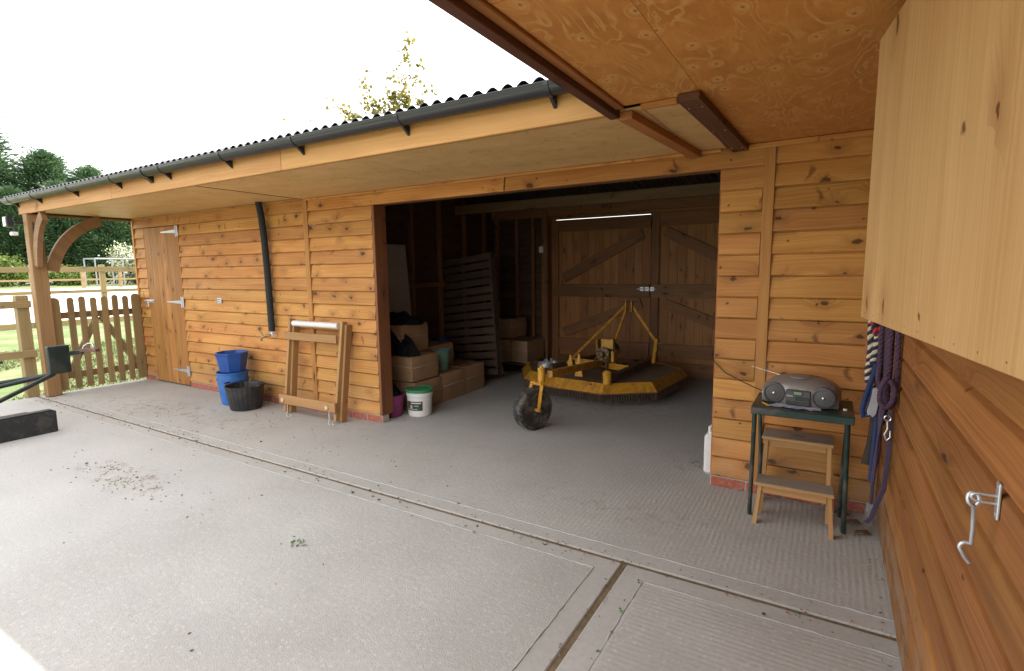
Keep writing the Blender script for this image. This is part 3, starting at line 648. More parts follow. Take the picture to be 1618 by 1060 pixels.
# tack room door in the front wall
D = block('store_door', -7.676, -7.60, -.0, .035, .03, 2.19, 'mid_beam', B, along=2)
n = 6; s = (7.682 - 6.818) / n
for i in range(n): block('plank', -7.682 + i * s + .001, -7.682 + (i + 1) * s - .001, -.028, -.002, .02, 2.185, 'door', D, .003, along=2)
for za in (.2, 1.1, 1.95): block('ledge', -7.59, -6.86, .0, .03, za, za + .12, 'mid_beam', D, along=0)
for z in (2.11, 1.165, .22):
    hg = prism('hinge', [(-6.83, z + .024), (-6.83, z - .024), (-7.22, z - .006), (-7.22, z + .006)], -.034, -.0285, 'galv', D, 'xz')
    block('hinge_plate', -6.815, -6.775, -.040, -.034, z - .07, z + .07, 'galv', hg, .001); tube('hinge_pin', [(-6.822, -.041, z - .075), (-6.822, -.041, z + .075)], .008, 'galv', hg)
db = block('door_bolt', -7.78, -7.56, -.034, -.029, 1.14, 1.19, 'galv', D, .001)
tube('bolt_bar', [(-7.80, -.045, 1.166), (-7.56, -.045, 1.166)], .009, 'galv', db); tube('bolt_handle', [(-7.67, -.045, 1.166), (-7.67, -.06, 1.16), (-7.67, -.062, 1.08)], .007, 'galv', db)
block('door_stop', -7.70, -7.684, -.03, .0, .08, 2.19, 'trim', B, along=2); block('door_stop', -6.816, -6.80, -.029, .0, .08, 2.19, 'trim', B, along=2)
# small wall staple
st = thing('door_staple', (-5.93, -.03, 1.2), 'small galvanised hook eye screwed to the boards beside the store door', 'hook')
block('back_plate', -5.99, -5.90, -.033, -.028, 1.17, 1.24, 'galv', st, .001); tube('eye', [(-5.95, -.03, 1.22), (-5.95, -.07, 1.22), (-5.95, -.07, 1.19), (-5.95, -.03, 1.19)], .005, 'galv', st)

# pale top door leaf swung open over the side wall
pd = Vector((-.14826, .98895, 0)); corner = Vector((.7607, -1.705, 0)); nrm = Vector((.98895, .14826, 0))
tl = thing('stable_door_leaf', (corner.x - pd.x * 1.3, corner.y - pd.y * 1.3, 1.37), 'pale varnished top stable door leaf swung open over the side wall', 'door')
def leafbox(name, u0, u1, z0, z1, t0, t1, mat, bev=.002):
    c0 = corner - pd * u0; c1 = corner - pd * u1; mid = (c0 + c1) / 2 + nrm * (t0 + t1) / 2
    X = Vector((0, 0, 1)); Y = pd; Z = X.cross(Y); m = Matrix((X, Y, Z)).transposed().to_4x4(); m.translation = Vector((mid.x, mid.y, (z0 + z1) / 2))
    return mesh_obj(name, box_mesh(z1 - z0, u1 - u0, t1 - t0, bev, mat, name), None, tl, m)
fp = leafbox('face_panel', 0, 1.3, 1.373, 2.262, 0, .012, 'doorleaf')
leafbox('bottom_rail', 0, 1.3, 1.373, 1.46, .013, .045, 'trim'); leafbox('stile', 0, .09, 1.465, 2.262, .013, .045, 'trim'); leafbox('stile', 1.2, 1.3, 1.465, 2.262, .013, .045, 'trim'); leafbox('top_rail', .092, 1.198, 2.17, 2.262, .013, .045, 'trim')
for i in range(12):
    p = corner - pd * (.05 + i * .11); lathe('nail', [(.0022, 0), (.0022, .001)], (p.x - nrm.x * .0005, p.y - nrm.y * .0005, 1.392), 'rust', fp, seg=8, axis='x')

# ------------------------------------------------------------ yard furniture
# lagged pipe and tap
tp = thing('lagged_pipe', (-4.85, -.08, .78), 'upright water pipe in black foam lagging with a brass tap at its foot', 'pipe')
tube('foam_lagging', [(-4.905, -.10, 2.335), (-4.885, -.092, 2.2), (-4.872, -.082, 1.95), (-4.862, -.078, 1.6), (-4.855, -.078, 1.2), (-4.850, -.078, .875)], .037, 'foam', tp, seg=16)
tube('pipe', [(-4.85, -.078, .9), (-4.85, -.078, .83), (-4.85, -.03, .82)], .02, 'whiteplastic', tp, seg=10)
tube('blue_pipe', [(-4.905, -.10, 2.334), (-4.91, -.1, 2.345)], .015, 'bluetub', tp)
tap = tube('tap', [(-4.85, -.1, .83), (-4.90, -.13, .825), (-4.95, -.15, .80), (-4.955, -.152, .765)], .014, 'brass', tp)
tube('tap_lever', [(-4.93, -.14, .82), (-4.955, -.15, .865), (-5.0, -.16, .90)], .007, 'brass', tap)

def bucket(name, cen, rb, rt, h, mat, label, cat, group=None, ribs=0, z=0, rimmat=None, sides=None, handles=False, seg=36):
    t = thing(name, (cen[0], cen[1], z), label, cat, group)
    sq = (lambda a: 1 + .012 * math.cos(a * ribs)) if ribs else None
    if sides:
        def sq(a, n=sides): b = (a % (2 * math.pi / n)) - math.pi / n; return math.cos(math.pi / n) / math.cos(b)
    prof = [(rb * .9, 0), (rb, .006), (rb + (rt - rb) * .96, h * .94), (rt, h * .945), (rt + .006, h * .95), (rt + .007, h), (rt, h + .003), (rt - .006, h), (rb - .006, .012), (.001, .012)]
    lathe('body', prof, (cen[0], cen[1], z), mat, t, seg=seg, smooth=30, sq=sq)
    if rimmat: lathe('rim', [(rt + .008, h * .90), (rt + .011, h * .905), (rt + .011, h * .935), (rt + .008, h * .94)], (cen[0], cen[1], z), rimmat, t, seg=seg, sq=sq)
    if handles:
        for s_ in (0.3, 0.3 + math.pi):
            c, s2 = math.cos(s_), math.sin(s_); R = rt + .004
            pts = [(cen[0] + R * math.cos(s_ + d), cen[1] + R * math.sin(s_ + d), z + h) for d in (-.3,)] + [(cen[0] + (R + .03) * math.cos(s_ + d), cen[1] + (R + .03) * math.sin(s_ + d), z + h + .012) for d in (-.2, 0, .2)] + [(cen[0] + R * math.cos(s_ + .3), cen[1] + R * math.sin(s_ + .3), z + h)]
            tube('handle', pts, .009, mat, t)
    return t
bucket('bucket', (-5.40, -.26), .135, .172, .30, 'bluetub', 'lowest blue bucket standing on the concrete, bottom of the stack', 'bucket', 'stacked blue buckets')
bucket('bucket', (-5.40, -.26), .14, .172, .30, 'bluetub', 'middle blue bucket nested in the lowest one, only its rims showing', 'bucket', 'stacked blue buckets', z=.085)
bucket('bucket', (-5.40, -.255), .142, .178, .20, 'blueroyal', 'eight-sided royal blue bucket on top of the stack', 'bucket', 'stacked blue buckets', z=.388, sides=8, seg=8)
t = bucket('bucket', (-5.395, -.25), .145, .176, .19, 'blueroyal', 'royal blue bucket nested inside the topmost one', 'bucket', 'stacked blue buckets', z=.427, sides=8, seg=8)
bucket('rubber_tub', (-5.04, -.34), .165, .205, .275, 'blackplastic', 'open black ribbed tub on the concrete beside the blue buckets', 'tub', ribs=24, handles=True, seg=96)
# saddle rack
sr = thing('saddle_rack', (-4.02, -.2, 0), 'folded wooden saddle trestle with white roller leaning on the front wall', 'rack')
for x, xt in ((-4.435, -4.465), (-3.625, -3.632)):
    plank('leg', (x, -.245, .018), (xt, -.085, 1.035), .035, .07, 'rackwood', sr, up=(1, 0, 0)); plank('leg', (x + (.034 if x < -4 else .037), -.20, .012), (xt + (.034 if x < -4 else .037), -.06, 1.0), .032, .075, 'rackwood', sr, up=(1, 0, 0))
tube('roller', [(-4.40, -.115, .99), (-3.68, -.115, .99)], .032, 'whiteplastic', sr, seg=18)
plank('cross_rail', (-4.50, -.165, .855), (-3.66, -.165, .855), .085, .022, 'rackwood', sr); lr = plank('cross_rail', (-4.50, -.275, .165), (-3.60, -.275, .165), .1, .03, 'rackwood', sr)
for x in (-4.43, -3.72): lathe('bolt_cap', [(.022, -.012), (.022, .001)], (x, -.291, .16), 'ropecream', lr, seg=12, axis='y')
for x in (-4.36, -3.69): tube('cord', [(x, -.29, .12), (x + .01, -.30, .05), (x + .03, -.33, .008), (x + .09, -.36, .006), (x + .12, -.33, .006), (x + .06, -.31, .006)], .004, 'whitecord', sr, seg=6)

# camera-side: table, radio, stool
tb = thing('side_table', (.555, -.3, 0), 'small dark green folding table against the pier carrying a radio', 'table')
block('tabletop', .303, .818, -.53, -.13, .712, .735, 'tablegreen', tb, .004); block('top_edge', .303, .818, -.545, -.531, .69, .732, 'tablegreen', tb, .004)
tube('leg', [(.318, -.46, .70), (.303, -.38, 0)], .0125, 'tablegreen', tb); tube('leg', [(.79, -.49, .70), (.806, -.375, 0)], .0125, 'tablegreen', tb)
tube('leg', [(.318, -.2, .70), (.335, -.19, .35), (.33, -.17, 0)], .0125, 'tablegreen', tb); tube('leg', [(.80, -.2, .70), (.79, -.19, .35), (.785, -.15, 0)], .0125, 'tablegreen', tb)
sl = thing('step_stool', (.545, -.3, 0), 'two-step wooden stool with worn grey treads under the green table', 'step stool')
def slant(name, a, b, wx, wy, mat, parent):
    bm = bmesh.new(); a, b = Vector(a), Vector(b)
    A = [bm.verts.new(a + Vector((sx * wx / 2, sy * wy / 2, 0))) for sx, sy in ((-1, -1), (1, -1), (1, 1), (-1, 1))]; Bv = [bm.verts.new(b + Vector((sx * wx / 2, sy * wy / 2, 0))) for sx, sy in ((-1, -1), (1, -1), (1, 1), (-1, 1))]
    bm.faces.new(A[::-1]); bm.faces.new(Bv)
    for k in range(4): bm.faces.new((A[k], A[(k + 1) % 4], Bv[(k + 1) % 4], Bv[k]))
    X = (b - a).normalized(); Y = Vector((1, 0, 0)); Y = (Y - X * X.dot(Y)).normalized(); Z = X.cross(Y); m = Matrix((X, Y, Z)).transposed().to_4x4(); m.translation = (a + b) / 2
    bm.transform(m.inverted()); return from_bm(name, bm, mat, parent, m)
def tread(x0, x1, y0, y1, z, slot):
    poly = [(x0, y0), (x1, y0), (x1 - .006, y1), (x0 + .006, y1)]; tr = prism('tread', poly, z - .018, z, 'stooltop', sl, bev=.003)
    block('tread_edge', x0 + .002, x1 - .002, y0 - .004, y0 - .0005, z - .019, z - .003, 'stoolwood', tr, .001)
    if slot: lathe('hand_slot', [(.011, 0), (.011, .0015)], (0, 0, 0), 'blackplastic', tr) .matrix_basis = W[tr.name].inverted() @ Matrix.Translation(((x0 + x1) / 2, (y0 + y1) / 2, z + .0005)) @ Matrix.Diagonal((4, .8, 1, 1))
tread(.350, .735, -.315, -.115, .50, True); tread(.335, .750, -.475, -.325, .255, False)
for s_, x0, x1 in ((-1, .375, .352), (1, .712, .738)):
    slant('leg', (x1 - .012 * s_ * -1, -.10, 0), (x0, -.135, .482), .022, .035, 'stoolwood', sl); slant('leg', (x1 + .008 * s_, -.475, 0), (x1 - .012 * s_, -.45, .237), .022, .035, 'stoolwood', sl)
    slant('leg', (x0 + .012 * s_, -.325, .02), (x0, -.29, .482), .022, .035, 'stoolwood', sl)
block('apron', .385, .70, -.302, -.286, .435, .481, 'stoolwood', sl); block('apron', .37, .715, -.462, -.448, .19, .236, 'stoolwood', sl); block('apron', .385, .70, -.14, -.126, .43, .481, 'stoolwood', sl); block('stretcher', .375, .71, -.125, -.11, .10, .15, 'stoolwood', sl)
# radio
rd = thing('radio', (.55, -.33, .735), 'silver-grey portable CD radio with two round speakers on the green table', 'radio', rz=math.radians(-6))
RM = W[rd.name]
def rpart(name, bm, mat, smooth=35, parent=rd):
    bmesh.ops.recalc_face_normals(bm, faces=bm.faces); me = bpy.data.meshes.new(name); bm.to_mesh(me); bm.free(); me.polygons.foreach_set('use_smooth', [True] * len(me.polygons))
    try: me.set_sharp_from_angle(angle=math.radians(smooth))
    except Exception: pass
    return mesh_obj(name, me, mat, parent, RM)
def loft(secs):
    bm = bmesh.new(); R = [[bm.verts.new(p) for p in s_] for s_ in secs]; n = len(R[0])
    for i in range(len(R) - 1):
        for k in range(n): bm.faces.new((R[i][k], R[i][(k + 1) % n], R[i + 1][(k + 1) % n], R[i + 1][k]))
    bm.faces.new(R[0]); bm.faces.new(R[-1]); return bm
secs = []
for i in range(25):
    u = -1 + 2 * i / 24; x = .2 * u; k = (1 - abs(u) ** 2.6) ; hh = .105 + .062 * max(0, k) ** .8; fy = -.10 + .030 * abs(u) ** 2.5; by = .115 - .045 * abs(u) ** 3
    if abs(u) == 1: hh = .10; 
    secs.append([(x, fy + .012, .004), (x, fy, .02), (x, fy + .004, hh * .62), (x, fy + .03, hh * .86), (x, fy + .075, hh), (x, by - .03, hh * .98), (x, by, hh * .7), (x, by, .004)])
rpart('case', loft(secs), 'silver', 40)
for cx in (-.128, .128):
    sp = lathe_bm(bmesh.new(), [(.062, 0), (.060, -.012), (.052, -.014), (.050, -.008)], (cx, -.088, .066), 32, axis='y'); so = rpart('speaker_ring', sp, 'darkgrey')
    rpart('speaker_mesh', lathe_bm(bmesh.new(), [(.0505, -.007), (.030, -.013), (.012, -.014), (.001, -.015)], (cx, -.088, .066), 32, axis='y'), 'mesh', parent=so)
    rpart('speaker_cone', lathe_bm(bmesh.new(), [(.009, -.014), (.008, -.019), (.004, -.022), (.001, -.023)], (cx, -.088, .066), 16, axis='y'), 'chrome', parent=so)
def rbox(name, x0, x1, y0, y1, z0, z1, mat, bev=.002, parent=rd):
    bm = bmesh.new(); bmesh.ops.create_cube(bm, size=1); bmesh.ops.scale(bm, vec=(x1 - x0, y1 - y0, z1 - z0), verts=bm.verts); bmesh.ops.translate(bm, vec=((x0 + x1) / 2, (y0 + y1) / 2, (z0 + z1) / 2), verts=bm.verts)
    if bev: bmesh.ops.bevel(bm, geom=bm.edges[:], offset=bev, segments=1, affect='EDGES')
    return rpart(name, bm, mat, 30, parent)
fpn = rbox('front_panel', -.064, .064, -.113, -.085, .008, .098, 'darkgrey', .004)
rbox('display', -.022, .020, -.116, -.112, .072, .090, 'lcd', .001, fpn); rbox('display_frame', -.026, .024, -.1145, -.110, .068, .094, 'blackplastic', .001, fpn)
rbox('chrome_bar', -.052, .050, -.115, -.107, .104, .109, 'chrome', .002)
for i in range(6):
    for j in range(2): rbox('button', -.012 + i * .012, -.003 + i * .012, -.117, -.112, .040 + j * .012, .048 + j * .012, 'blackplastic', .001, fpn)
rbox('cassette_door', -.056, .056, -.1155, -.112, .012, .032, 'blackplastic', .002, fpn)
rpart('cd_lid', lathe_bm(bmesh.new(), [(.070, 0), (.070, .004), (.062, .009), (.001, .011)], (0, .01, .158), 36), 'silver')
def text(name, body, size, mw, mat, parent, ext=.0003):
    cu = bpy.data.curves.new(name, 'FONT'); cu.body = body; cu.size = size; cu.extrude = ext; cu.align_x = 'CENTER'; cu.align_y = 'CENTER'
    to = bpy.data.objects.new('tmp_text', cu); C.objects.link(to); bpy.context.view_layer.update()
    me = bpy.data.meshes.new_from_object(to.evaluated_get(bpy.context.evaluated_depsgraph_get())); bpy.data.objects.remove(to)
    me.materials.clear(); return mesh_obj(name, me, mat, parent, mw)
RX = Matrix.Rotation(math.pi / 2, 4, 'X')
text('lettering', 'SONY', .013, RM @ Matrix.Translation((-.042, -.1136, .062)) @ RX, 'ink', fpn)
me = lathe_bm(bmesh.new(), [(.003, 0), (.003, .001)], (0, 0, 0), 6); me.free()
tube('antenna', [(.47, -.27, .875), (.40, -.225, .885), (.255, -.145, .905)], [.0035, .003, .002], 'chrome', rd, seg=8)
pp = thing('paper_leaflet', (.52, -.47, .736), 'crumpled lilac printed paper sticking out in front of the radio', 'paper')
bm = bmesh.new(); V = {}
for i in range(13):
    for j in range(6): V[i, j] = bm.verts.new((.375 + i * .0235 + .012 * j * (i < 2), -.50 + j * .02 + .008 * math.sin(i * 1.7), .7365 + .005 * abs(math.sin(i * 1.3 + j))))
for i in range(12):
    for j in range(5): bm.faces.new((V[i, j], V[i + 1, j], V[i + 1, j + 1], V[i, j + 1]))
o_ = from_bm('sheet', bm, 'paper', pp)
for i in range(5): block('print_line', .41 + i * .05, .445 + i * .05, -.494, -.490, .7425, .7432, 'darkgrey', pp, 0)
tag(tube('pencil', [(.355, -.44, .741), (.375, -.47, .741), (.40, -.50, .741)], .0045, 'yellowclean', None), 'short yellow pencil lying at the left front of the radio', 'pencil')
tag(lathe('bottle_cap', [(.011, 0), (.012, .002), (.011, .01), (.001, .011)], (.775, -.40, .7355), 'whiteplastic', None, seg=14), 'small white cap near the right corner of the green table', 'cap')
tag(tube('radio_cable', [(.40, -.18, .76), (.33, -.13, .742), (.2, -.08, .78), (.08, -.06, .83), (.0, -.035, .90), (-.02, .0, .93), (-.012, .09, .97), (.03, .16, 1.0)], .0035, 'cableb', None, seg=6), 'thin black cable running from the radio round the brick pier edge', 'cable')
# canister behind the pier
jc = thing('jerry_can', (-.02, .26, 0), 'white plastic jerry can with blue cap on the floor behind the pier', 'can')
block('body', -.085, .075, .16, .33, .0, .31, 'whiteplastic', jc, .02); block('shoulder', -.06, .05, .18, .31, .30, .335, 'whiteplastic', jc, .012)
tube('handle', [(-.05, .19, .325), (-.05, .19, .36), (-.03, .23, .372), (-.03, .28, .36), (-.03, .30, .325)], .012, 'whiteplastic', jc); lathe('cap', [(.022, .33), (.022, .385), (.018, .39)], (.0, .2, 0), 'blueroyal', jc, seg=16)
# cabin hook on the side wall
hk = thing('cabin_hook', (.978, -2.48, 1.05), 'galvanised cabin hook hanging from a plate on the side wall', 'hook')
hp = block('plate', .972, .977, -2.515, -2.492, 1.045, 1.12, 'galv', hk, .002)
for z in (1.054, 1.111): lathe('screw', [(.004, -.0015), (.004, .0)], (.972, -2.503, z), 'chrome', hp, seg=8, axis='x')
ev = [(.945 - .011 * math.cos(math.pi * (k / 8 - .5)), -2.503, 1.083 + .008 * math.sin(math.pi * (k / 8 - .5))) for k in range(9)]
tube('staple', [(.973, -2.503, 1.075)] + ev + [(.973, -2.503, 1.091)], .0032, 'galv', hk)
hb = [(.938 + .009 * math.cos(a), -2.501 + .003 * math.sin(a), 1.077 + .013 * math.sin(a)) for a in [math.radians(d) for d in range(-60, 280, 30)]]
hb += [(.941, -2.498, 1.05), (.944, -2.49, 1.01), (.945, -2.485, .975)] + [(.940 - .012 * math.sin(a), -2.478, .962 + .011 * math.cos(a)) for a in [math.radians(d) for d in range(0, 150, 25)]] + [(.938, -2.478, .94), (.946, -2.478, .93)]
tube('hook_bar', hb, .0042, 'galv', hk, seg=10)

# ropes and headcollars on the side wall
def twisted(parent, pts, r, mats, name='rope', turns=26, nseg=90, strands=3):
    pts = [Vector(p) for p in pts]
    def at(t):
        f = t * (len(pts) - 1); i = min(int(f), len(pts) - 2); u = f - i
        p0 = pts[max(i - 1, 0)]; p1 = pts[i]; p2 = pts[i + 1]; p3 = pts[min(i + 2, len(pts) - 1)]
        return .5 * ((2 * p1) + (-p0 + p2) * u + (2 * p0 - 5 * p1 + 4 * p2 - p3) * u * u + (-p0 + 3 * p1 - 3 * p2 + p3) * u ** 3)
    cen = [at(i / nseg) for i in range(nseg + 1)]; ref = Vector((0, 1, .2)).normalized(); out = []
    for s_ in range(strands):
        line = []
        for i, c in enumerate(cen):
            T = (cen[min(i + 1, nseg)] - cen[max(i - 1, 0)]).normalized(); A = T.cross(ref).normalized(); Bb = T.cross(A)
            a = 2 * math.pi * (turns * i / nseg + s_ / strands); line.append(c + (A * math.cos(a) + Bb * math.sin(a)) * r * .52)
        out.append(tube(name if s_ == 0 else 'strand', line, r * (.56 if strands > 2 else .72), mats[s_ % len(mats)], parent, seg=6))
    return out
def snap(parent, p, s=1.0):
    x, y, z = p
    o1 = tube('snap_hook', [(x, y, z), (x + .003, y, z - .035 * s), (x - .008 * s, y - .002, z - .06 * s), (x, y, z - .085 * s), (x + .014 * s, y, z - .07 * s), (x + .012 * s, y, z - .04 * s)], .0045 * s, 'chrome', parent, seg=8)
    tube('ring', [(x + .012 * s * math.cos(a), y, z + .012 * s + .012 * s * math.sin(a)) for a in [k * math.pi / 5 for k in range(11)]], .003 * s, 'chrome', o1, seg=6)
r1 = thing('lead_rope', (.87, -.6, 1.35), 'twisted lead rope of cream and navy with a red top, hanging nearest the table', 'rope', 'tack hanging on the side wall')
twisted(r1, [(.885, -.6, 1.36), (.86, -.6, 1.28), (.858, -.6, 1.2), (.862, -.6, 1.1), (.858, -.6, 1.02), (.86, -.6, .95)], .014, ['ropecream', 'ropenavy'], strands=2, turns=10, nseg=90)
twisted(r1, [(.89, -.63, 1.36), (.86, -.63, 1.29), (.886, -.63, 1.2), (.91, -.63, 1.34)], .013, ['ropered', 'ropenavy'], strands=2, turns=8, nseg=70)
twisted(r1, [(.905, -.62, 1.33), (.89, -.62, 1.25), (.884, -.62, 1.15), (.875, -.62, 1.05)], .014, ['ropecream', 'ropenavy'], strands=2, turns=8, nseg=80)
r2 = thing('headcollar', (.86, -.62, 1.3), 'blue rope headcollar with a drooping loop beside the green table', 'headcollar', 'tack hanging on the side wall')
tube('noseband', [(.905, -.62, 1.25), (.893, -.62, 1.12), (.882, -.62, 1.0), (.868, -.62, .94), (.852, -.62, .87), (.842, -.62, .80), (.850, -.62, .765), (.866, -.62, .775), (.876, -.62, .84), (.885, -.62, .93)], .013, 'ropeblue', r2, seg=10)
tube('lead', [(.905, -.66, 1.2), (.91, -.66, .9), (.905, -.65, .74), (.902, -.65, .6), (.898, -.65, .44)], .0125, 'ropeblue', r2, seg=10)
tube('strap', [(.92, -.64, 1.3), (.90, -.64, 1.15), (.892, -.64, 1.0), (.90, -.64, .93), (.915, -.64, .96), (.93, -.64, 1.05)], .005, 'straw', r2, seg=8)
snap(r2, (.90, -.67, .97), .8); snap(r2, (.895, -.68, .91), .7)
r3 = thing('rope_coil', (.955, -.72, 1.35), 'thick purple twisted rope doubled in long loops against the side wall', 'rope', 'tack hanging on the side wall')
for xa, xb, yy, zb in ((.898, .926, -.68, .93), (.930, .958, -.76, .86)):
    twisted(r3, [(xa + .012, yy, 1.36), (xa, yy, 1.22), (xa, yy, 1.05), (xa - .002, yy, zb + .06), (xa + .010, yy, zb), (xb, yy - .01, zb + .03), (xb + .002, yy - .015, 1.02), (xb, yy - .015, 1.2), (xb - .006, yy - .01, 1.36)], .0125, ['ropepurple'], turns=20, nseg=150)
twisted(r3, [(.925, -.80, 1.02), (.905, -.80, .97), (.90, -.80, .90), (.925, -.80, .865), (.95, -.80, .90), (.955, -.80, .96), (.935, -.80, 1.0)], .012, ['ropepurple'], turns=9, nseg=70)
r7 = thing('navy_rope', (.93, -.64, 1.35), 'dark navy twisted rope hanging in a long narrow loop among the purple ones', 'rope', 'tack hanging on the side wall')
twisted(r7, [(.93, -.63, 1.36), (.915, -.63, 1.2), (.912, -.63, 1.0), (.915, -.63, .8), (.925, -.63, .74), (.94, -.63, .8), (.945, -.63, 1.0), (.945, -.63, 1.2), (.94, -.63, 1.36)], .012, ['ropenavy'], turns=24, nseg=150)
tube('end', [(.93, -.70, .98), (.915, -.70, .8), (.92, -.70, .62), (.905, -.70, .5)], .010, 'ropepurple', r7, seg=8)
r4 = thing('head_strap', (.95, -.8, 1.3), 'long faded purple webbing strap hanging lowest, curling near the floor', 'strap', 'tack hanging on the side wall')
tube('webbing', [(.94, -.86, .86), (.945, -.86, .76), (.945, -.84, .6), (.94, -.82, .46), (.922, -.76, .36), (.905, -.75, .28), (.885, -.74, .245)], 1, 'webbing', r4, seg=8, flat=(.011, .003, (0, 1, 0)))
tube('loop', [(.925, -.76, .86), (.91, -.74, .7), (.9, -.72, .5), (.898, -.72, .38), (.903, -.72, .34), (.905, -.72, .45), (.91, -.73, .6), (.915, -.74, .8)], .006, 'webbing', r4, seg=6)
snap(r4, (.93, -.88, .82), 1.1)
r5 = thing('bridle', (.89, -.58, 1.3), 'dark leather bridle with a tan browband hanging behind the ropes', 'bridle', 'tack hanging on the side wall')
tube('strap', [(.92, -.55, 1.25), (.91, -.55, 1.0), (.905, -.56, .8), (.895, -.57, .62), (.875, -.58, .50)], 1, 'leather', r5, seg=8, flat=(.020, .006, (0, 1, 0)))
prism('browband', [(.835, 1.12), (.848, 1.02), (.852, .94), (.875, .96), (.882, 1.18), (.872, 1.22)], -.57, -.555, 'tan', r5, 'xz', .003)
tube('pad', [(.92, -.68, 1.3), (.925, -.68, 1.15), (.93, -.68, 1.0), (.92, -.68, .92)], 1, 'leather', r5, seg=8, flat=(.018, .008, (0, 1, 0)))
r6 = thing('cloth_glove', (.89, -.66, .9), 'pale grey cloth piece tucked among the hanging ropes', 'cloth')
prism('cloth', [(.878, .93), (.905, .94), (.905, .86), (.90, .80), (.885, .78), (.872, .80), (.866, .785), (.86, .81), (.874, .86)], -.685, -.668, 'greycloth', r6, 'xz', .003)

# ------------------------------------------------------------ inside the bay
def soft_box(x0, x1, y0, y1, z0, z1, seed, name='bale_body', cuts=5, puff=.035, mat='bale', parent=None):
    bm = bmesh.new(); bmesh.ops.create_cube(bm, size=1); bmesh.ops.subdivide_edges(bm, edges=bm.edges[:], cuts=cuts, use_grid_fill=True)
    rr = random.Random(seed); ph = [rr.uniform(0, 6) for _ in range(6)]; d = (x1 - x0, y1 - y0, z1 - z0)
    for v in bm.verts:
        p = v.co * 2; q = Vector([math.copysign(abs(c) ** 1.0, c) for c in p]); m_ = sorted(abs(c) for c in q)
        rnd = 1 - .018 * (m_[1] ** 12) - .015 * (m_[0] ** 6) * (m_[1] ** 6); wob = .007 * (math.sin(q.x * 5 + ph[0]) * math.cos(q.y * 6 + ph[1]) + math.sin(q.z * 7 + ph[2]))
        v.co = Vector(((x0 + x1) / 2 + q.x * d[0] / 2 * (rnd + wob * .4), (y0 + y1) / 2 + q.y * d[1] / 2 * (rnd + wob), (z0 + z1) / 2 + q.z * d[2] / 2 * (rnd if q.z > -.99 else 1 - .0)))
        if v.co.z < z0 + .002: v.co.z = z0
    return from_bm(name, bm, mat, parent, None, 60)
BG = 'brown wrapped bales stored in the bay'
def bale(x0, x1, y0, y1, z0, z1, seed, label):
    t = thing('bale', ((x0 + x1) / 2, (y0 + y1) / 2, z0), label, 'bale', BG); bd = soft_box(x0, x1, y0, y1, z0, z1, seed, parent=t)
    ym = (y0 + y1) / 2; zm = (z0 + z1) / 2 + .02
    tube('tape_seam', [(x1 - .30, y0 - .002, zm + .01), (x1 - .02, y0 + .004, zm), (x1 - .003, y0 + .03, zm - .004), (x1 + .003, ym, zm + .004), (x1 - .003, y1 - .03, zm), ], .004, 'tape', t, seg=5)
    return t
bale(-4.12, -3.50, .14, .435, 0, .33, 1, 'brown wrapped bale on the floor just inside the left jamb')
bale(-4.12, -3.175, .465, .93, 0, .325, 2, 'brown wrapped bale on the floor, behind the white bucket')
bale(-4.12, -3.18, .94, 1.40, 0, .34, 3, 'brown wrapped bale on the floor, middle of the bottom row')
bale(-4.12, -3.20, 1.41, 1.86, 0, .345, 4, 'brown wrapped bale on the floor nearest the leaning pallet')
bale(-4.14, -3.19, .44, .90, .335, .61, 5, 'brown wrapped bale in the second layer, carrying a black rug heap')
bale(-4.14, -3.47, 1.02, 1.55, .345, .63, 6, 'brown wrapped bale in the second layer, behind the green bucket')
bale(-4.14, -3.42, .52, 1.0, .615, .94, 7, 'topmost brown wrapped bale with a black rug over its top')
bale(-4.08, -3.75, 2.95, 3.5, .15, .5, 8, 'brown wrapped bale on the low pallet at the back, left one')
bale(-3.74, -3.46, 2.95, 3.5, .15, .49, 9, 'brown wrapped bale on the low pallet at the back, middle one')
bale(-3.45, -3.17, 2.95, 3.5, .15, .48, 10, 'brown wrapped bale on the low pallet at the back, beside the door post')
bale(-4.0, -3.45, 3.0, 3.45, .505, .80, 11, 'single brown wrapped bale on top of the rear three')
def pallet(M0, label, rows, wd, ht, nm='pallet'):
    t = thing(nm, M0.translation, label, 'pallet'); dp = .1
    def pc(name, a, b, wid, th, up=(0, 1, 0)):
        m, L = frame(a, b, up); mesh_obj(name, box_mesh(L, wid, th, .003, 'pallet', name), None, t, M0 @ m)
    for i in range(rows):
        y = .05 + (ht - .1) * i / (rows - 1); pc('slat', (0, y, dp / 2 + .01), (wd, y, dp / 2 + .01), .088, .018)
        if i % 2 == 0: pc('slat', (0, y, -dp / 2 - .01), (wd, y, -dp / 2 - .01), .088, .018)
    for x in (.03, wd / 2, wd - .03): pc('bearer', (x, 0, 0), (x, ht, 0), .045, dp, up=(1, 0, 0))
    return t
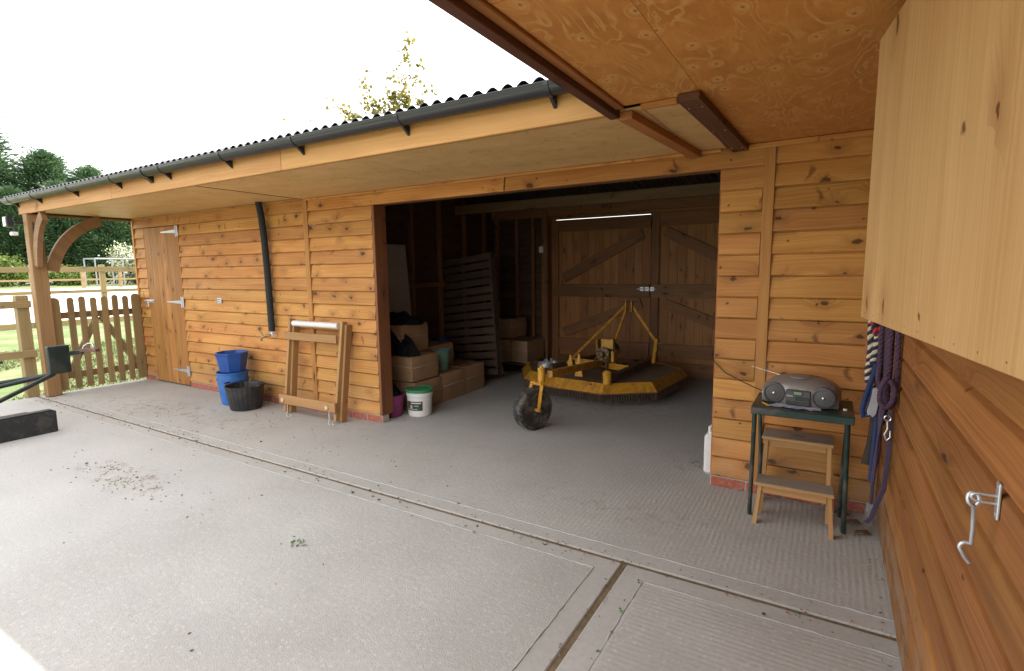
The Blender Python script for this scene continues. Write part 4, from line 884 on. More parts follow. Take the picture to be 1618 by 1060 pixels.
# standing pallet, seen face-on, leaning back and tilted in its plane
ang = math.radians(9)
Mp = Matrix.Translation((-4.15, 2.20, .0)) @ Matrix.Rotation(math.radians(-3), 4, 'Z') @ Matrix.Rotation(math.radians(90 - 5), 4, 'X')
t = pallet(Mp @ Matrix.Rotation(math.radians(7), 4, 'Z') @ Matrix.Translation((0, 0, 0)), 'tall weathered pallet standing on edge beside the bales', 15, 1.02, 1.68)
Mq = Matrix.Translation((-4.1, 3.55, .075)) @ Matrix.Rotation(math.radians(180), 4, 'X')
pallet(Mq, 'low pallet on the floor at the back carrying the rear bales', 7, .98, .68)
pb = tag(slant('leaning_board', (-3.98, 1.12, .95), (-4.09, 1.17, 1.88), .014, .42, 'paleboard', None), 'pale sheet of board leaning on the left partition above the bales', 'board')
def cloth(name, cen, rx, ry, h, mat, label, cat, seed, nx=26):
    rr = random.Random(seed); bm = bmesh.new(); V = {}; ph = [rr.uniform(0, 6.28) for _ in range(8)]
    for i in range(nx + 1):
        for j in range(nx + 1):
            u = -1 + 2 * i / nx; v = -1 + 2 * j / nx; a = math.atan2(v, u); r = max(abs(u), abs(v)); k = r * (1 + .16 * math.sin(3 * a + ph[0]) + .1 * math.sin(7 * a + ph[1]))
            z = h * (1 - r ** 2.2) * (1 + .35 * math.sin(u * 5 + ph[2]) * math.cos(v * 4 + ph[3])) + .022 * math.sin(u * 11 + v * 6 + ph[4]) * (1 - r * .6) + .012 * math.sin(v * 19 + ph[5] + u * 4) + .012
            if r > .97: z = 0
            V[i, j] = bm.verts.new((cen[0] + rx * k * math.cos(a), cen[1] + ry * k * math.sin(a), cen[2] + max(0.001, z)))
    for i in range(nx):
        for j in range(nx): bm.faces.new((V[i, j], V[i + 1, j], V[i + 1, j + 1], V[i, j + 1]))
    o_ = from_bm(name, bm, mat, None, None, 70); return tag(o_, label, cat)
cloth('rug', (-3.72, .76, .938), .36, .24, .10, 'blackcloth', 'black rug thrown over the topmost brown bale', 'rug', 3)
cloth('rug', (-3.52, .56, .612), .27, .16, .22, 'blackcloth', 'crumpled black rug heaped on the second layer bale', 'rug', 4)
cloth('rug', (-3.85, 1.75, .345), .22, .2, .30, 'bluecloth', 'dark blue rug heaped between the bales and the tall pallet', 'rug', 5)
gb = bucket('bucket', (-3.37, 1.16), .088, .115, .25, 'greenbucket', 'sage green bucket standing on the bottom row of bales', 'bucket', z=.342)
wbk = thing('feed_bucket', (-3.085, .42, 0), 'white feed bucket with dirty green lid and dark label by the left jamb', 'bucket')
lathe('body', [(.118, 0), (.124, .006), (.134, .215), (.142, .22), (.142, .255), (.136, .258), (.136, .27), (.001, .27)], (-3.085, .42, 0), 'whiteplastic', wbk, seg=40)
lathe('lid', [(.148, .262), (.149, .285), (.142, .292), (.134, .284), (.001, .284)], (-3.085, .42, 0), 'greenlid', wbk, seg=40)
def wrap(name, a0, a1, z0, z1, r, mat, parent, n=10):
    bm = bmesh.new(); A = []; 
    for i in range(n + 1):
        a = a0 + (a1 - a0) * i / n
        A.append([bm.verts.new((-3.085 + (r + dr + (z - .0) * .047) * math.cos(a), .42 + (r + dr + z * .047) * math.sin(a), z)) for z, dr in ((z0, 0), (z1, 0), (z1, -.002), (z0, -.002))])
    for i in range(n):
        for k in range(4): bm.faces.new((A[i][k], A[i][(k + 1) % 4], A[i + 1][(k + 1) % 4], A[i + 1][k]))
    bm.faces.new(A[0]); bm.faces.new(A[-1]); return from_bm(name, bm, mat, parent)
a0 = math.radians(-118); a1 = math.radians(-38)
wrap('label_border', a0 - .05, a1 + .05, .068, .172, .1247, 'labeledge', wbk); lbp = wrap('label', a0, a1, .074, .166, .1257, 'label', wbk)
for i in range(8): wrap('print_mark', a0 + .45 + i * .11, a0 + .53 + i * .11, .146, .158, .1264, 'ink', lbp, 2)
for zz, s_, e in ((.085, .15, 1.0), (.12, .7, 1.1)): wrap('print_line', a0 + s_, a0 + e, zz, zz + .004, .1264, 'ink', lbp, 6)
wrap('print_figure', a0 + .35, a0 + .55, .095, .13, .1263, 'ropecream', lbp, 3)
bucket('tub', (-3.33, .235), .115, .145, .235, 'purple', 'purple tub half hidden behind the left jamb', 'tub')
cloth('brush_heap', (-3.33, .235, .21), .115, .115, .12, 'blackcloth', 'dark grooming kit heaped in the purple tub', 'grooming kit', 9, 14)

# rotary mower (topper)
mw_ = thing('mower', (-1.8, 2.2, 0), 'yellow tractor-mounted grass topper with tail wheel parked in the bay', 'mower')
out = [(-2.12, 1.62), (-1.44, 1.55), (-.93, 1.93), (-.83, 3.0), (-1.15, 3.22), (-2.35, 3.0), (-3.0, 2.50), (-2.62, 1.88)]
inn = [(-2.07, 1.70), (-1.45, 1.635), (-1.01, 1.97), (-.92, 2.95), (-1.2, 3.13), (-2.32, 2.92), (-2.88, 2.48), (-2.55, 1.95)]
prism('deck_plate', inn, .255, .265, 'deckdirt', mw_)
for i in range(8):
    a, b = out[i], out[(i + 1) % 8]; c, d = inn[i], inn[(i + 1) % 8]; bm = bmesh.new()
    q = [(a, .165), (b, .165), (d, .27), (c, .27)]; o1 = [bm.verts.new((p[0], p[1], z)) for p, z in q]; cx, cy = -1.85, 2.3
    def inw(p): v_ = Vector((cx - p[0], cy - p[1], 0)).normalized() * .008; return v_
    o2 = [bm.verts.new(Vector((p[0], p[1], z)) + inw(p) - Vector((0, 0, .004))) for p, z in q]
    bm.faces.new(o1); bm.faces.new(o2[::-1])
    for k in range(4): bm.faces.new((o1[k], o2[k], o2[(k + 1) % 4], o1[(k + 1) % 4]))
    rim = from_bm('side_skirt', bm, 'yellow' if i not in (2, 3) else 'yellow', mw_)
    plank('bottom_lip', (a[0], a[1], .16), (b[0], b[1], .16), .012, .03, 'rust', rim)
vs = []; fs = []
for i in (0, 1, 7, 2):
    a, b = Vector(out[i]), Vector(out[(i + 1) % 8]); n = int((b - a).length / .03)
    for k in range(n):
        p = a.lerp(b, (k + .5) / n); dd = (b - a).normalized() * .004; L = .085 + random.uniform(-.01, .01); sw_ = random.uniform(-.004, .004); ins = Vector((-1.85 - p.x, 2.3 - p.y)).normalized() * .008; p = p + ins
        base = len(vs); nn = Vector((-dd.y, dd.x)) 
        for z, s2 in ((.155, 0), (.155 - L, sw_)):
            for ex, ey in ((1, 1), (1, -1), (-1, -1), (-1, 1)): q = p + dd * ex + nn * ey; vs.append((q.x + s2, q.y, z))
        for e in range(4): fs.append((base + e, base + (e + 1) % 4, base + 4 + (e + 1) % 4, base + 4 + e))
tag(raw('chain_skirt', vs, fs, 'rust', mw_), kind='stuff')
for p in ((-2.0, 1.70, .29), (-1.6, 1.62, .24), (-2.3, 1.82, .24)): lathe('bolt_head', [(.014, 0), (.014, .012)], p, 'rust', mw_, seg=6)
def beam(name, a, b, w_, h_, mat='yellow'): return plank(name, a, b, h_, w_, mat, mw_, bev=.006)
beam('tail_beam', (-1.64, .68, .53), (-1.80, 2.55, .34), .06, .07)
beam('side_beam', (-1.40, 1.66, .325), (-1.30, 3.15, .34), .07, .07, 'rust'); lathe('beam_end', [(.045, .27), (.048, .40), (.03, .42), (.001, .425)], (-1.41, 1.63, 0), 'yellowclean', mw_, seg=20)
beam('side_beam', (-2.30, 2.0, .325), (-2.05, 3.05, .34), .06, .06, 'rust'); beam('cross_plate', (-2.25, 2.45, .345), (-1.75, 2.42, .335), .012, .08, 'yellowclean'); beam('cross_plate', (-1.74, 2.42, .33), (-1.36, 2.30, .325), .012, .08, 'yellowclean')
for x, y, h_ in ((-2.02, 1.98, .22), (-1.83, 1.80, .27)): prism('bracket', [(x - .05, .285), (x + .05, .285), (x + .012, .285 + h_), (x - .006, .285 + h_)], y, y + .012, 'yellowclean', mw_, 'xz')
# headstock: A-frame
ap = (-1.49, 2.60, 1.12)
for a, b, r in (((ap[0] - .03, ap[1], ap[2] - .04), (-1.80, 2.72, .36), .013), ((ap[0] + .03, ap[1], ap[2] - .04), (-1.18, 2.72, .62), .013), ((ap[0] - .04, ap[1] - .01, ap[2] - .03), (-2.10, 2.05, .38), .012), ((ap[0] + .02, ap[1] + .02, ap[2] - .05), (-1.42, 2.35, .34), .006)):
    plank('stay_bar', a, b, r * 2.4, r * 1.3, 'yellow' if r > .01 else 'rust', mw_, bev=.002)
for dx in (-.045, .03): block('top_link_plate', ap[0] + dx, ap[0] + dx + .014, ap[1] - .04, ap[1] + .05, ap[2] - .12, ap[2] + .02, 'yellow', mw_, .003)
tube('top_pin', [(ap[0] - .08, ap[1], ap[2]), (ap[0] + .08, ap[1], ap[2])], .013, 'rust', mw_)
slant('lift_arm', (-1.24, 2.86, .33), (-1.17, 2.74, .66), .04, .09, 'yellow', mw_); slant('lift_arm', (-2.02, 2.9, .33), (-1.98, 2.78, .60), .03, .09, 'yellow', mw_)
tube('lift_pin', [(-1.22, 2.75, .60), (-1.10, 2.75, .60)], .014, 'gearmetal', mw_)
gbx = block('gearbox', -1.84, -1.66, 2.36, 2.58, .34, .52, 'gearmetal', mw_, .03); lathe('gear_flange', [(.085, .0), (.09, -.02), (.06, -.03), (.035, -.035), (.035, -.09), (.001, -.09)], (-1.75, 2.38, .48), 'gearmetal', gbx, seg=18, axis='y')
for k in range(8): lathe('flange_bolt', [(.011, -.002), (.011, -.032)], (-1.75 + .07 * math.cos(k * .785), 2.375, .48 + .07 * math.sin(k * .785)), 'yellow', gbx, seg=6, axis='y')
block('gearbox_guard', -1.80, -1.64, 2.44, 2.50, .53, .66, 'yellowclean', mw_, .006); block('guard_side', -1.64, -1.60, 2.36, 2.5, .38, .52, 'yellowclean', mw_, .006); lathe('shaft_cowl', [(.075, 0), (.08, .12), (.07, .14)], (-1.70, 2.5, .52), 'blackplastic', mw_, seg=18, axis='y')
for k, (x, y) in enumerate(((-1.86, 2.42), (-1.78, 2.37), (-1.70, 2.37), (-1.62, 2.45))): slant('gear_foot', (x + .03 * (k - 1.5), y - .02, .285), (x, y, .42), .02, .03, 'rust', mw_)
# tail wheel: fork and tyre, turned a little
wc = Vector((-1.755, .545, .2)); wdir = Vector((math.cos(math.radians(-22)), math.sin(math.radians(-22)), 0))
Mw = Matrix((wdir, Vector((-wdir.y, wdir.x, 0)), Vector((0, 0, 1)))).transposed().to_4x4(); Mw.translation = wc
def wpart(name, bm, mat, parent, smooth=40):
    bmesh.ops.recalc_face_normals(bm, faces=bm.faces); me = bpy.data.meshes.new(name); bm.to_mesh(me); bm.free(); me.polygons.foreach_set('use_smooth', [True] * len(me.polygons))
    try: me.set_sharp_from_angle(angle=math.radians(smooth))
    except Exception: pass
    return mesh_obj(name, me, mat, parent, Mw)
bm = lathe_bm(bmesh.new(), [(.095, -.045), (.15, -.062), (.185, -.058), (.196, -.04), (.199, 0), (.196, .04), (.185, .058), (.15, .062), (.095, .045)], (0, 0, 0), 48, axis='x')
ty = wpart('tyre', bm, 'tyre', mw_)
bm = bmesh.new()
for k in range(52):
    a = 2 * math.pi * k / 52
    for s_ in (-1, 1):
        c = bmesh.ops.create_cube(bm, size=1)['verts']; bmesh.ops.scale(bm, vec=(.052, .012, .008), verts=c); bmesh.ops.translate(bm, vec=(s_ * .03, 0, .1985), verts=c); bmesh.ops.rotate(bm, cent=(0, 0, 0), matrix=Matrix.Rotation(a + s_ * .04, 3, 'X'), verts=c)
wpart('tread_lugs', bm, 'tyre', ty, 20)
wpart('wheel_rim', lathe_bm(bmesh.new(), [(.001, .03), (.03, .05), (.04, .02), (.08, .015), (.1, .045), (.1, -.045), (.08, -.02), (.03, -.03), (.001, -.03)], (0, 0, 0), 28, axis='x'), 'rust', ty)
bm = bmesh.new()
for s_ in (-1, 1): tube_bm(bm, [(s_ * .085, 0, 0), (s_ * .085, .02, .12), (s_ * .075, .05, .235), (s_ * .03, .06, .25)], 1, 8, flat=(.007, .024, (1, 0, 0)))
tube_bm(bm, [(-.08, .05, .242), (.08, .05, .242)], .018, 8); wpart('fork', bm, 'yellow', mw_)
wpart('axle', tube_bm(bmesh.new(), [(-.11, 0, 0), (.11, 0, 0)], .016, 12), 'yellowclean', mw_)
lathe('pivot_tube', [(.035, 0), (.036, .14), (.03, .145), (.016, .15), (.016, .165), (.001, .168)], (-1.70, .62, .455), 'yellowclean', mw_, seg=18)
cloth('crumpled_bag', (-2.45, 2.3, .266), .17, .10, .07, 'foil', 'crumpled silvery bag left on the mower deck', 'bag', 12, 20)

# arena leveller at the left edge
lv = thing('arena_leveller', (-6.2, -2.3, 0), 'dark green steel arena leveller with hitch plate and black beam on the yard', 'leveller')
lbm = block('levelling_beam', -5.96, -5.88, -3.6, -1.80, .0, .215, 'blackrubber', lv, .008); block('beam_cap', -5.96, -5.882, -3.6, -1.83, .216, .228, 'darkgreen', lbm, .002)
block('hitch_plate', -6.44, -6.37, -1.66, -1.47, .50, .80, 'darkgreen', lv, .008)
for e in ((-6.75, -2.9, .40), (-6.5, -3.2, .30), (-6.0, -2.5, .235)): tube('frame_tube', [(-6.40, -1.62, .50), e], .022, 'darkgreen', lv, seg=10)
tube('frame_tube', [(-6.6, -2.4, .62), (-6.52, -1.98, .68)], .018, 'darkgreen', lv, seg=10); tube('frame_tube', [(-6.75, -2.9, .40), (-6.6, -2.4, .62)], .018, 'darkgreen', lv, seg=10)
tube('frame_tube', [(-6.75, -2.9, .40), (-6.72, -3.4, .03)], .022, 'darkgreen', lv, seg=10); tube('frame_tube', [(-6.5, -3.2, .30), (-5.96, -3.3, .2)], .022, 'darkgreen', lv, seg=10)
tube('jack_leg', [(-6.95, -2.9, .45), (-6.97, -2.9, .0)], .02, 'rust', lv, seg=10); tube('frame_tube', [(-6.95, -2.9, .43), (-6.7, -2.9, .40)], .02, 'darkgreen', lv, seg=10)
block('brace_plate', -6.15, -5.97, -2.2, -1.95, .17, .20, 'rust', lv, .004)
plank('hitch_arm', (-6.40, -1.48, .70), (-6.19, -1.42, .73), .045, .03, 'darkgreen', lv); plank('hitch_arm', (-6.21, -1.42, .745), (-5.96, -1.37, .755), .035, .05, 'rust', lv)
tube('hitch_clip', [(-6.18, -1.42, .76), (-6.18, -1.41, .79), (-6.12, -1.39, .82), (-6.05, -1.38, .825), (-6.02, -1.38, .79), (-6.04, -1.38, .76)], .007, 'galv', lv, seg=8)

# floodlight with sensor on the canopy corner
fl = thing('floodlight', (-8.02, -1.3, 2.2), 'small floodlight with motion sensor on the canopy corner post', 'lamp')
block('lamp_head', -8.06, -7.97, -1.40, -1.33, 2.14, 2.27, 'blackplastic', fl, .008); block('lamp_glass', -8.05, -7.98, -1.412, -1.401, 2.15, 2.26, 'glassl', fl, .002)
block('mount', -8.0, -7.952, -1.33, -1.22, 2.18, 2.21, 'blackplastic', fl, .004); block('sensor', -8.03, -7.96, -1.37, -1.30, 2.04, 2.085, 'whiteplastic', fl, .01); tube('sensor_arm', [(-7.99, -1.33, 2.08), (-7.99, -1.33, 2.15)], .008, 'blackplastic', fl)
tube('conduit', [(-7.815, -1.2, 2.2), (-7.812, -1.2, 1.9), (-7.813, -1.16, 1.72)], .007, 'blackplastic', fl, seg=8); block('latch_plate', -7.819, -7.812, -1.20, -1.17, 1.72, 1.80, 'galv', fl, .001)

# ------------------------------------------------------------ gate and fences
gt_ = thing('picket_gate', (-7.97, -.6, 0), 'round-topped picket gate between the canopy post and the wall', 'gate')
gy0, gy1 = -1.07, -.045; np_ = 9
def picket(y, wd, h, name='picket', x=-7.955, z0=.04):
    bm = bmesh.new(); s_ = 8; poly = [(-wd / 2, 0), (wd / 2, 0)] + [(wd / 2 * math.cos(math.pi * k / s_), h - wd / 2 + wd / 2 * math.sin(math.pi * k / s_)) for k in range(s_ + 1)]
    a = [bm.verts.new((zz, yy, -.011)) for yy, zz in poly]; b = [bm.verts.new((zz, yy, .011)) for yy, zz in poly]; n = len(poly)
    bm.faces.new(a[::-1]); bm.faces.new(b)
    for i in range(n): bm.faces.new((a[i], a[(i + 1) % n], b[(i + 1) % n], b[i]))
    m = Matrix((Vector((0, 0, 1)), Vector((0, 1, 0)), Vector((-1, 0, 0)))).transposed().to_4x4(); m.translation = Vector((x, y, z0)); return from_bm(name, bm, 'green_wood', gt_, m)
picket(-1.045, .12, 1.22, x=-7.95)
for i in range(6): picket(-.87 + i * .128, .072, 1.215 + .012 * math.sin(i * 2))
picket(-.10, .11, 1.235)
for z in (1.02, .22): plank('rail', (-7.985, -1.09, z), (-7.985, -.05, z), .085, .035, 'post', gt_)
plank('brace', (-7.987, -.93, .27), (-7.987, -.58, .98), .08, .03, 'green_wood', gt_); plank('brace', (-7.987, -.15, .27), (-7.987, -.53, .98), .08, .03, 'green_wood', gt_)
f1 = thing('rail_fence', (-8.1, -1.4, 0), 'two-rail timber fence running left from the canopy post beside the yard', 'fence')
for y in (-1.33, -3.2, -5.0): block('post', -8.16, -8.05, y - .055, y + .07, -.03, 1.30, 'green_wood', f1, .006, along=2)
for z in (1.19, .56): plank('rail', (-8.03, -1.25, z), (-8.03, -5.2, z), .09, .038, 'green_wood', f1)
f2 = thing('arena_fence', (-20, 3, 0), 'pale post-and-rail fence along the near side of the sand arena', 'fence')
for k in range(-6, 12): block('post', -20.07, -19.95, 4.25 + k * 1.02 * 1.75 - .075, 4.25 + k * 1.02 * 1.75 + .075, 0, 1.87 if k % 1 == 0 else 1.8, 'green_wood', f2, .01, along=2)
for z, w_ in ((1.72, .16), (1.02, .1)): plank('rail', (-19.93, -8, z), (-19.93, 24, z), w_, .05, 'green_wood', f2)
f3 = thing('arena_fence', (-35.8, 9, gz(-36)), 'thin rails of the fence along the far side of the sand arena', 'fence')
for k in range(-8, 12): block('post', -35.9, -35.75, 9.5 + k * 1.86 - .08, 9.5 + k * 1.86 + .08, .6, 1.95, 'green_wood', f3, .01, along=2)
for z, w_ in ((1.78, .1), (1.28, .1)): plank('rail', (-35.7, -8, z), (-35.7, 34, z), w_, .05, 'green_wood', f3)

# metal climbing frame behind the arena
mf = thing('metal_frame', (-41, 14, .8), 'pale metal tube frame standing on grass before the conifers', 'frame')
z0 = .8; X0, X1, Y0, Y1, ZT = -42.2, -40.6, 12.0, 15.2, 2.6
for x in (X0, X1):
    for y in (Y0, (Y0 + Y1) / 2, Y1): tube('upright', [(x, y, z0), (x, y, ZT)], .045, 'galvpaint', mf, seg=6)
    tube('top_rail', [(x, Y0, ZT), (x, Y1, ZT)], .045, 'galvpaint', mf, seg=6); tube('mid_rail', [(x, Y0, 1.9), (x, Y1, 1.9)], .035, 'galvpaint', mf, seg=6)
for y in (Y0, Y1): tube('top_rail', [(X0, y, ZT), (X1, y, ZT)], .045, 'galvpaint', mf, seg=6)
tube('diagonal', [(X1, (Y0 + Y1) / 2, 1.9), (X1, Y0 + .7, z0)], .035, 'galvpaint', mf, seg=6)

# ------------------------------------------------------------ trees
def leaf_quads(P, D, L, Wd, r):
    """P centres (n,3), D directions; each leaf a bent quad of two faces"""
    n = len(P); D = D / np.linalg.norm(D, axis=1, keepdims=True); rnd = r.normal(size=(n, 3)); S = np.cross(D, rnd); S /= np.linalg.norm(S, axis=1, keepdims=True) + 1e-9
    L = L[:, None]; Wd = Wd[:, None]; a = P; b = P + D * L * .5 + S * Wd; c = P + D * L; d = P + D * L * .5 - S * Wd
    v = np.stack([a, b, c, d], 1).reshape(-1, 3); f = np.arange(4 * n).reshape(-1, 4); return v, f
def crown_conifer(seed, Ht, Rb, n_cl=560, per=40):
    r = np.random.default_rng(seed); Ps = []; Ds = []; Ls = []
    t = r.random(n_cl) ** .75; z = (0.03 + .95 * t) * Ht; ang = r.random(n_cl) * 2 * np.pi
    lob = 1 + .16 * np.sin(ang * 3 + seed) + .12 * np.sin(z * 1.9 + ang * 2 + seed * 2)
    prof = np.clip((1 - (z / Ht)) ** .72, .02, 1) * (.85 + .15 * np.minimum(1, z / Ht * 6)); R = Rb * prof * lob * r.uniform(.72, 1.05, n_cl)
    for i in range(n_cl):
        cen = np.array([R[i] * np.cos(ang[i]), R[i] * np.sin(ang[i]), z[i]]); od = np.array([np.cos(ang[i]), np.sin(ang[i]), .55]); s_ = (.28 + .5 * prof[i]) * r.uniform(.7, 1.3)
        q = r.normal(size=(per, 3)) * np.array([s_, s_, s_ * .42]); P = cen + q; P[:, 2] -= .25 * np.hypot(q[:, 0], q[:, 1]) * 0
        Ps.append(P); Ds.append(od + q * .8 / s_ * .5 + r.normal(size=(per, 3)) * .35); Ls.append(r.uniform(.22, .5, per) * (.6 + .6 * prof[i]))
    # leader and core
    P = np.stack([r.normal(size=200) * .08, r.normal(size=200) * .08, Ht * (1 - r.random(200) ** 2 * .25)], 1); Ps.append(P); Ds.append(np.stack([r.normal(size=200) * .5, r.normal(size=200) * .5, np.ones(200)], 1)); Ls.append(np.full(200, .3))
    P = np.concatenate(Ps); D_ = np.concatenate(Ds); L = np.concatenate(Ls); v, f = leaf_quads(P, D_, L, L * .13, r); return v, f
def trunk_mesh(bm, Ht, r0, lean=0):
    tube_bm(bm, [(lean * (k / 6) ** 2, .05 * math.sin(k), Ht * k / 6) for k in range(7)], [r0 * (1 - .85 * k / 6) for k in range(7)], 8); return bm
variants = []
for sd_ in range(4):
    v, f = crown_conifer(10 + sd_, 10.5, 2.9); me = bpy.data.meshes.new('crown'); me.from_pydata(v.tolist(), [], f.tolist()); me.materials.append(M['conifer'])
    bm = trunk_mesh(bmesh.new(), 9.5, .22)
    for k in range(26):
        a = k * 2.4; h0 = .8 + k * .32; R_ = 2.6 * (1 - h0 / 10.5) ** .7; tube_bm(bm, [(0, 0, h0), (R_ * .5 * math.cos(a), R_ * .5 * math.sin(a), h0 + .15), (R_ * math.cos(a), R_ * math.sin(a), h0 + .45)], [.05, .03, .012], 5)
    mt = bpy.data.meshes.new('trunk'); bm.to_mesh(mt); bm.free(); mt.materials.append(M['bark']); variants.append((me, mt))
trees = [(-58.5, 8.0, 14.6, 'conifer at the far left edge, cut by the picture frame'), (-59.5, 11.8, 13.6, 'tallest dark conifer at the left above the gutter'), (-56.5, 15.2, 11.0, 'dark conifer stepping down right of the tallest one'), (-54.5, 17.6, 9.9, 'conifer whose tip shows just over the roof edge'),
         (-53.0, 14.9, 8.2, 'lower conifer in front of the tall pair, behind the post'), (-52.0, 19.8, 8.6, 'conifer seen under the canopy left of the blossom shrub'), (-50.5, 22.6, 8.8, 'conifer behind the white blossom shrub'), (-49.5, 25.6, 9.0, 'conifer farthest right under the canopy beside the wall corner'),
         (-55.5, 9.0, 9.0, 'bushy conifer low at the left behind the fence rails'), (-54.5, 4.0, 9.5, 'conifer left of the fence, mostly outside the picture'), (-48, 29, 9.2, 'conifer hidden mostly behind the stable end wall'), (-53.5, 12.0, 7.4, 'short full conifer standing in front at the left'), (-51, 17.2, 6.8, 'short conifer behind the metal frame')]
for i, (x, y, h, lab) in enumerate(trees):
    me, mt = variants[i % 4]; s_ = h / 10.5; t = thing('conifer', (x, y, .82), 'dark green ' + lab, 'tree', 'conifers beyond the arena')
    for nm, mm in (('crown', me), ('trunk', mt)):
        o_ = bpy.data.objects.new(nm, mm); C.objects.link(o_); o_.parent = t; o_.matrix_basis = Matrix.Rotation(i * 1.9, 4, 'Z') @ Matrix.Diagonal((s_ * 1.12, s_ * 1.12, s_, 1))
def bush(name, x, y, z, rx, rz, n, mat, label, Lr=(.08, .16), extra=None, seed=5, trunkh=.8):
    r = np.random.default_rng(seed); t = thing(name, (x, y, z), label, 'shrub' if 'shrub' in name or 'bush' in name else 'tree')
    ncl = 60; cc = r.normal(size=(ncl, 3)); cc /= np.linalg.norm(cc, axis=1, keepdims=True); cc *= r.uniform(.35, .95, (ncl, 1)); cc = cc * np.array([rx, rx, rz]) + np.array([0, 0, rz])
    k = r.integers(0, ncl, n); P = cc[k] + r.normal(size=(n, 3)) * rx * .15; P[:, 2] = np.maximum(P[:, 2], .02); L = r.uniform(*Lr, n); v, f = leaf_quads(P, r.normal(size=(n, 3)) + np.array([0, 0, .4]), L, L * .4, r)
    m_ = Matrix.Translation((x, y, z)); h = int(n * (.45 if extra else 1)) * 1
    raw('foliage', v[:h * 4], f[:h], mat, t, m_)
    if extra: raw('blossom', v[h * 4:], f[:n - h], extra, t, m_)
    bm = bmesh.new()
    for q in range(12):
        c = cc[q * 3]; tube_bm(bm, [(0, 0, 0), tuple(c * .5 + np.array([0, 0, .1])), tuple(c)], [.03, .02, .008], 5)
    from_bm('stems', bm, 'bark', t, m_)
    return t
bush('blossom_shrub', -43.6, 15.6, .82, 1.75, 1.45, 7500, 'shrub', 'rounded shrub covered in white blossom before the conifers', (.10, .2), 'blossom')
bush('green_shrub', -47.5, 9.2, .82, 1.5, 1.0, 3500, 'shrub', 'pale green shrub at the left behind the arena rails', (.1, .22), None, 8)
bush('green_shrub', -46.5, 12.6, .82, 1.3, .6, 3000, 'shrub', 'low green shrub beneath the conifers behind the canopy post', (.1, .2), None, 9)
# young tree behind the building, just coming into leaf
def young_tree(x, y, tips, label, leaves, seed, base=.0):
    r = np.random.default_rng(seed); t = thing('young_tree', (x, y, base), label, 'tree'); bm = bmesh.new(); tube_bm(bm, [(x, y, -.03), (x + .03, y, 1.5), (x, y, 3.0)], [.07, .055, .04], 8); P = []; 
    for (tx, ty, tz, n) in tips:
        a = Vector((x, y, 2.2 + .3 * r.random())); c = Vector((tx, ty, tz)); m1 = a.lerp(c, .45) + Vector((r.normal() * .08, r.normal() * .08, .12)); pts = [a, a.lerp(m1, .5), m1, m1.lerp(c, .5) + Vector((r.normal() * .04, r.normal() * .04, 0)), c]
        tube_bm(bm, pts, [.022, .016, .011, .007, .003], 5)
        for k in range(n):
            u = .30 + .70 * r.random() ** .8; f = u * 4; i = min(int(f), 3); p = pts[i].lerp(pts[i + 1], f - i); sp = .30 * (1.15 - u)
            tw = p + Vector((r.normal() * sp, r.normal() * sp, r.normal() * sp * .6 + .02)); 
            if r.random() < .45: tube_bm(bm, [p, p.lerp(tw, .5) + Vector((0, 0, .02)), tw], .002, 3)
            for q in range(leaves): P.append((tw.x + r.normal() * .035, tw.y + r.normal() * .035, tw.z + r.normal() * .035))
    from_bm('branches', bm, 'bark', t); P = np.array(P); n = len(P); L = r.uniform(.06, .115, n); v, f = leaf_quads(P, r.normal(size=(n, 3)), L, L * .45, r)
    raw('leaves', v, f, 'young', t); return t
T12 = [(-7.85, 5.88, 6.85, 60), (-7.6, 5.95, 6.2, 24), (-8.55, 5.15, 6.0, 26), (-9.2, 4.8, 5.45, 22), (-7.35, 6.05, 5.75, 20), (-8.1, 5.6, 5.6, 90), (-8.35, 5.3, 5.35, 90), (-7.9, 5.8, 5.5, 90), (-7.55, 5.9, 5.3, 80), (-8.7, 5.1, 5.0, 80), (-8.2, 5.5, 4.9, 90), (-8.9, 5.0, 5.2, 50), (-7.2, 6.0, 5.2, 40), (-6.95, 6.1, 5.1, 12), (-7.75, 5.7, 4.9, 50)]
young_tree(-8.05, 5.5, T12, 'slender young tree just coming into yellow-green leaf behind the roof', 6, 3)
young_tree(-10.3, 5.6, [(-10.4, 4.9, 5.6, 6), (-10.9, 4.7, 5.2, 6), (-10.0, 5.2, 5.0, 6), (-10.6, 5.5, 5.3, 5)], 'nearly bare twiggy sapling left of the leafing tree behind the roof', 1, 6)

# grass tufts near the gate, where single blades show
def tufts(name, x0, x1, y0, y1, n, hh, zf, seed):
    r = np.random.default_rng(seed); x = r.uniform(x0, x1, n); y = r.uniform(y0, y1, n)
    dens = (np.sin(x * 1.3 + 2 * np.sin(y * .9)) + np.sin(y * 1.7 + x * .6)) > -1.0; x = x[dens]; y = y[dens]; n = len(x)
    P = np.stack([x, y, np.array([zf(a) for a in x]) - .04], 1); D_ = r.normal(size=(n, 3)) * .45 + np.array([0, 0, 1.0]); L = r.uniform(.5, 1.1, n) * hh; v, f = leaf_quads(P, D_, L, L * .06 + .003, r)
    tag(raw(name, v, f, 'blade'), 'short bright green grass growing outside the gate and fence', 'grass', kind='stuff')
tufts('grass', -14, -8.09, -6.5, 5, 60000, .06, gz, 1)
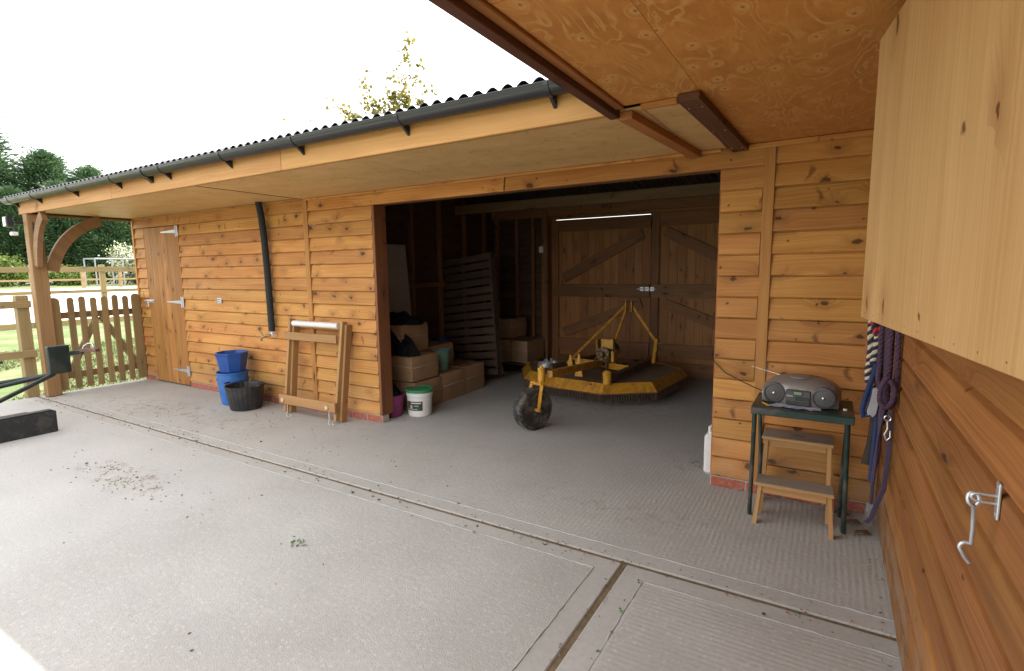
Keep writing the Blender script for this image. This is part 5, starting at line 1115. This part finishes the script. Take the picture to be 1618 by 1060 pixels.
# debris on the concrete
r = np.random.default_rng(4); P = []
for (cx, cy, sx, sy, n) in ((-5, -.75, 1.6, .3, 70), (-3.9, -2.1, .6, .25, 60), (-3, -2.2, 2, 1, 50), (-1.5, -.6, 1.6, .5, 40), (-7, -1, .8, .3, 40), (0.8, -.15, .15, .12, 20), (-.2, .3, .15, .1, 30)):
    for _ in range(n): P.append((np.clip(cx + r.normal() * sx, -7.6, .9), cy + r.normal() * sy, .003))
for _ in range(500): P.append((r.uniform(-7.9, .95), YJ + r.normal() * .035, .003))
for _ in range(260): P.append((r.uniform(-6.5, -2.6), r.normal() * .45 - .9, .003))
for _ in range(160): P.append((-3.95 + r.normal() * .35, -2.05 + r.normal() * .10, .003))
for _ in range(90): P.append((XJ + r.normal() * .02, r.uniform(-3, YJ), .003))
for _ in range(90): P.append((.96 - abs(r.normal()) * .03, r.uniform(-2.5, -.1), .003))
P = np.array(P); D_ = r.normal(size=(len(P), 3)); D_[:, 2] = .08; L = r.uniform(.005, .02, len(P)); v, f = leaf_quads(P, D_, L, L * .25, r)
tag(raw('leaf_litter', v, f, 'leafb'), 'scattered crumbs of dry leaf and mud on the concrete', 'litter', kind='stuff')
P = P[::6] + np.array([.11, -.07, 0]); D_ = r.normal(size=(len(P), 3)); D_[:, 2] = .1; L = r.uniform(.01, .03, len(P)); v, f = leaf_quads(P, D_, L, L * .3, r)
tag(raw('green_leaf_litter', v, f, 'leafg'), 'scattered small green leaf scraps on the concrete', 'litter', kind='stuff')
P = np.tile([-1.886, -2.051, .004], (16, 1)) + r.normal(size=(16, 3)) * np.array([.035, .02, .004]); P[:, 2] = np.abs(P[:, 2]) + .002
v, f = leaf_quads(P, r.normal(size=(16, 3)) * np.array([1, 1, .25]), r.uniform(.02, .035, 16), np.full(16, .007), r); tag(raw('leaf_sprig', v, f, 'leafg'), 'green torn leaf sprig lying alone on the yard slab', 'leaf')
for k, (x, y) in enumerate(((.86, -.20), (.80, -.10), (.9, -.33))):
    bm = bmesh.new(); pts = [(x - .04, y - .02, .004), (x, y - .035, .022), (x + .045, y, .006), (x + .02, y + .035, .016), (x - .03, y + .03, .004)]; vs_ = [bm.verts.new(p) for p in pts]; lo = [bm.verts.new((p[0], p[1], max(.001, p[2] - .004))) for p in pts]
    bm.faces.new(vs_); bm.faces.new(lo[::-1])
    for i in range(5): bm.faces.new((vs_[i], lo[i], lo[(i + 1) % 5], vs_[(i + 1) % 5]))
    tag(from_bm('dry_leaf', bm, 'leafb'), ('curled dry brown leaf in the corner behind the table leg', 'curled dry brown leaf closest to the pier boards', 'curled dry brown leaf lying against the side wall')[k], 'leaf')
# pale straws
for k, (x, y) in enumerate(((-2.2, -.6), (-1.9, -.2))): tag(tube('straw', [(x - .12, y, .005), (x, y + .04, .008), (x + .12, y + .02, .005)], .0018, 'straw', None, seg=4), ('bent straw on the concrete before the open bay', 'bent straw on the concrete nearer the opening')[k], 'straw')
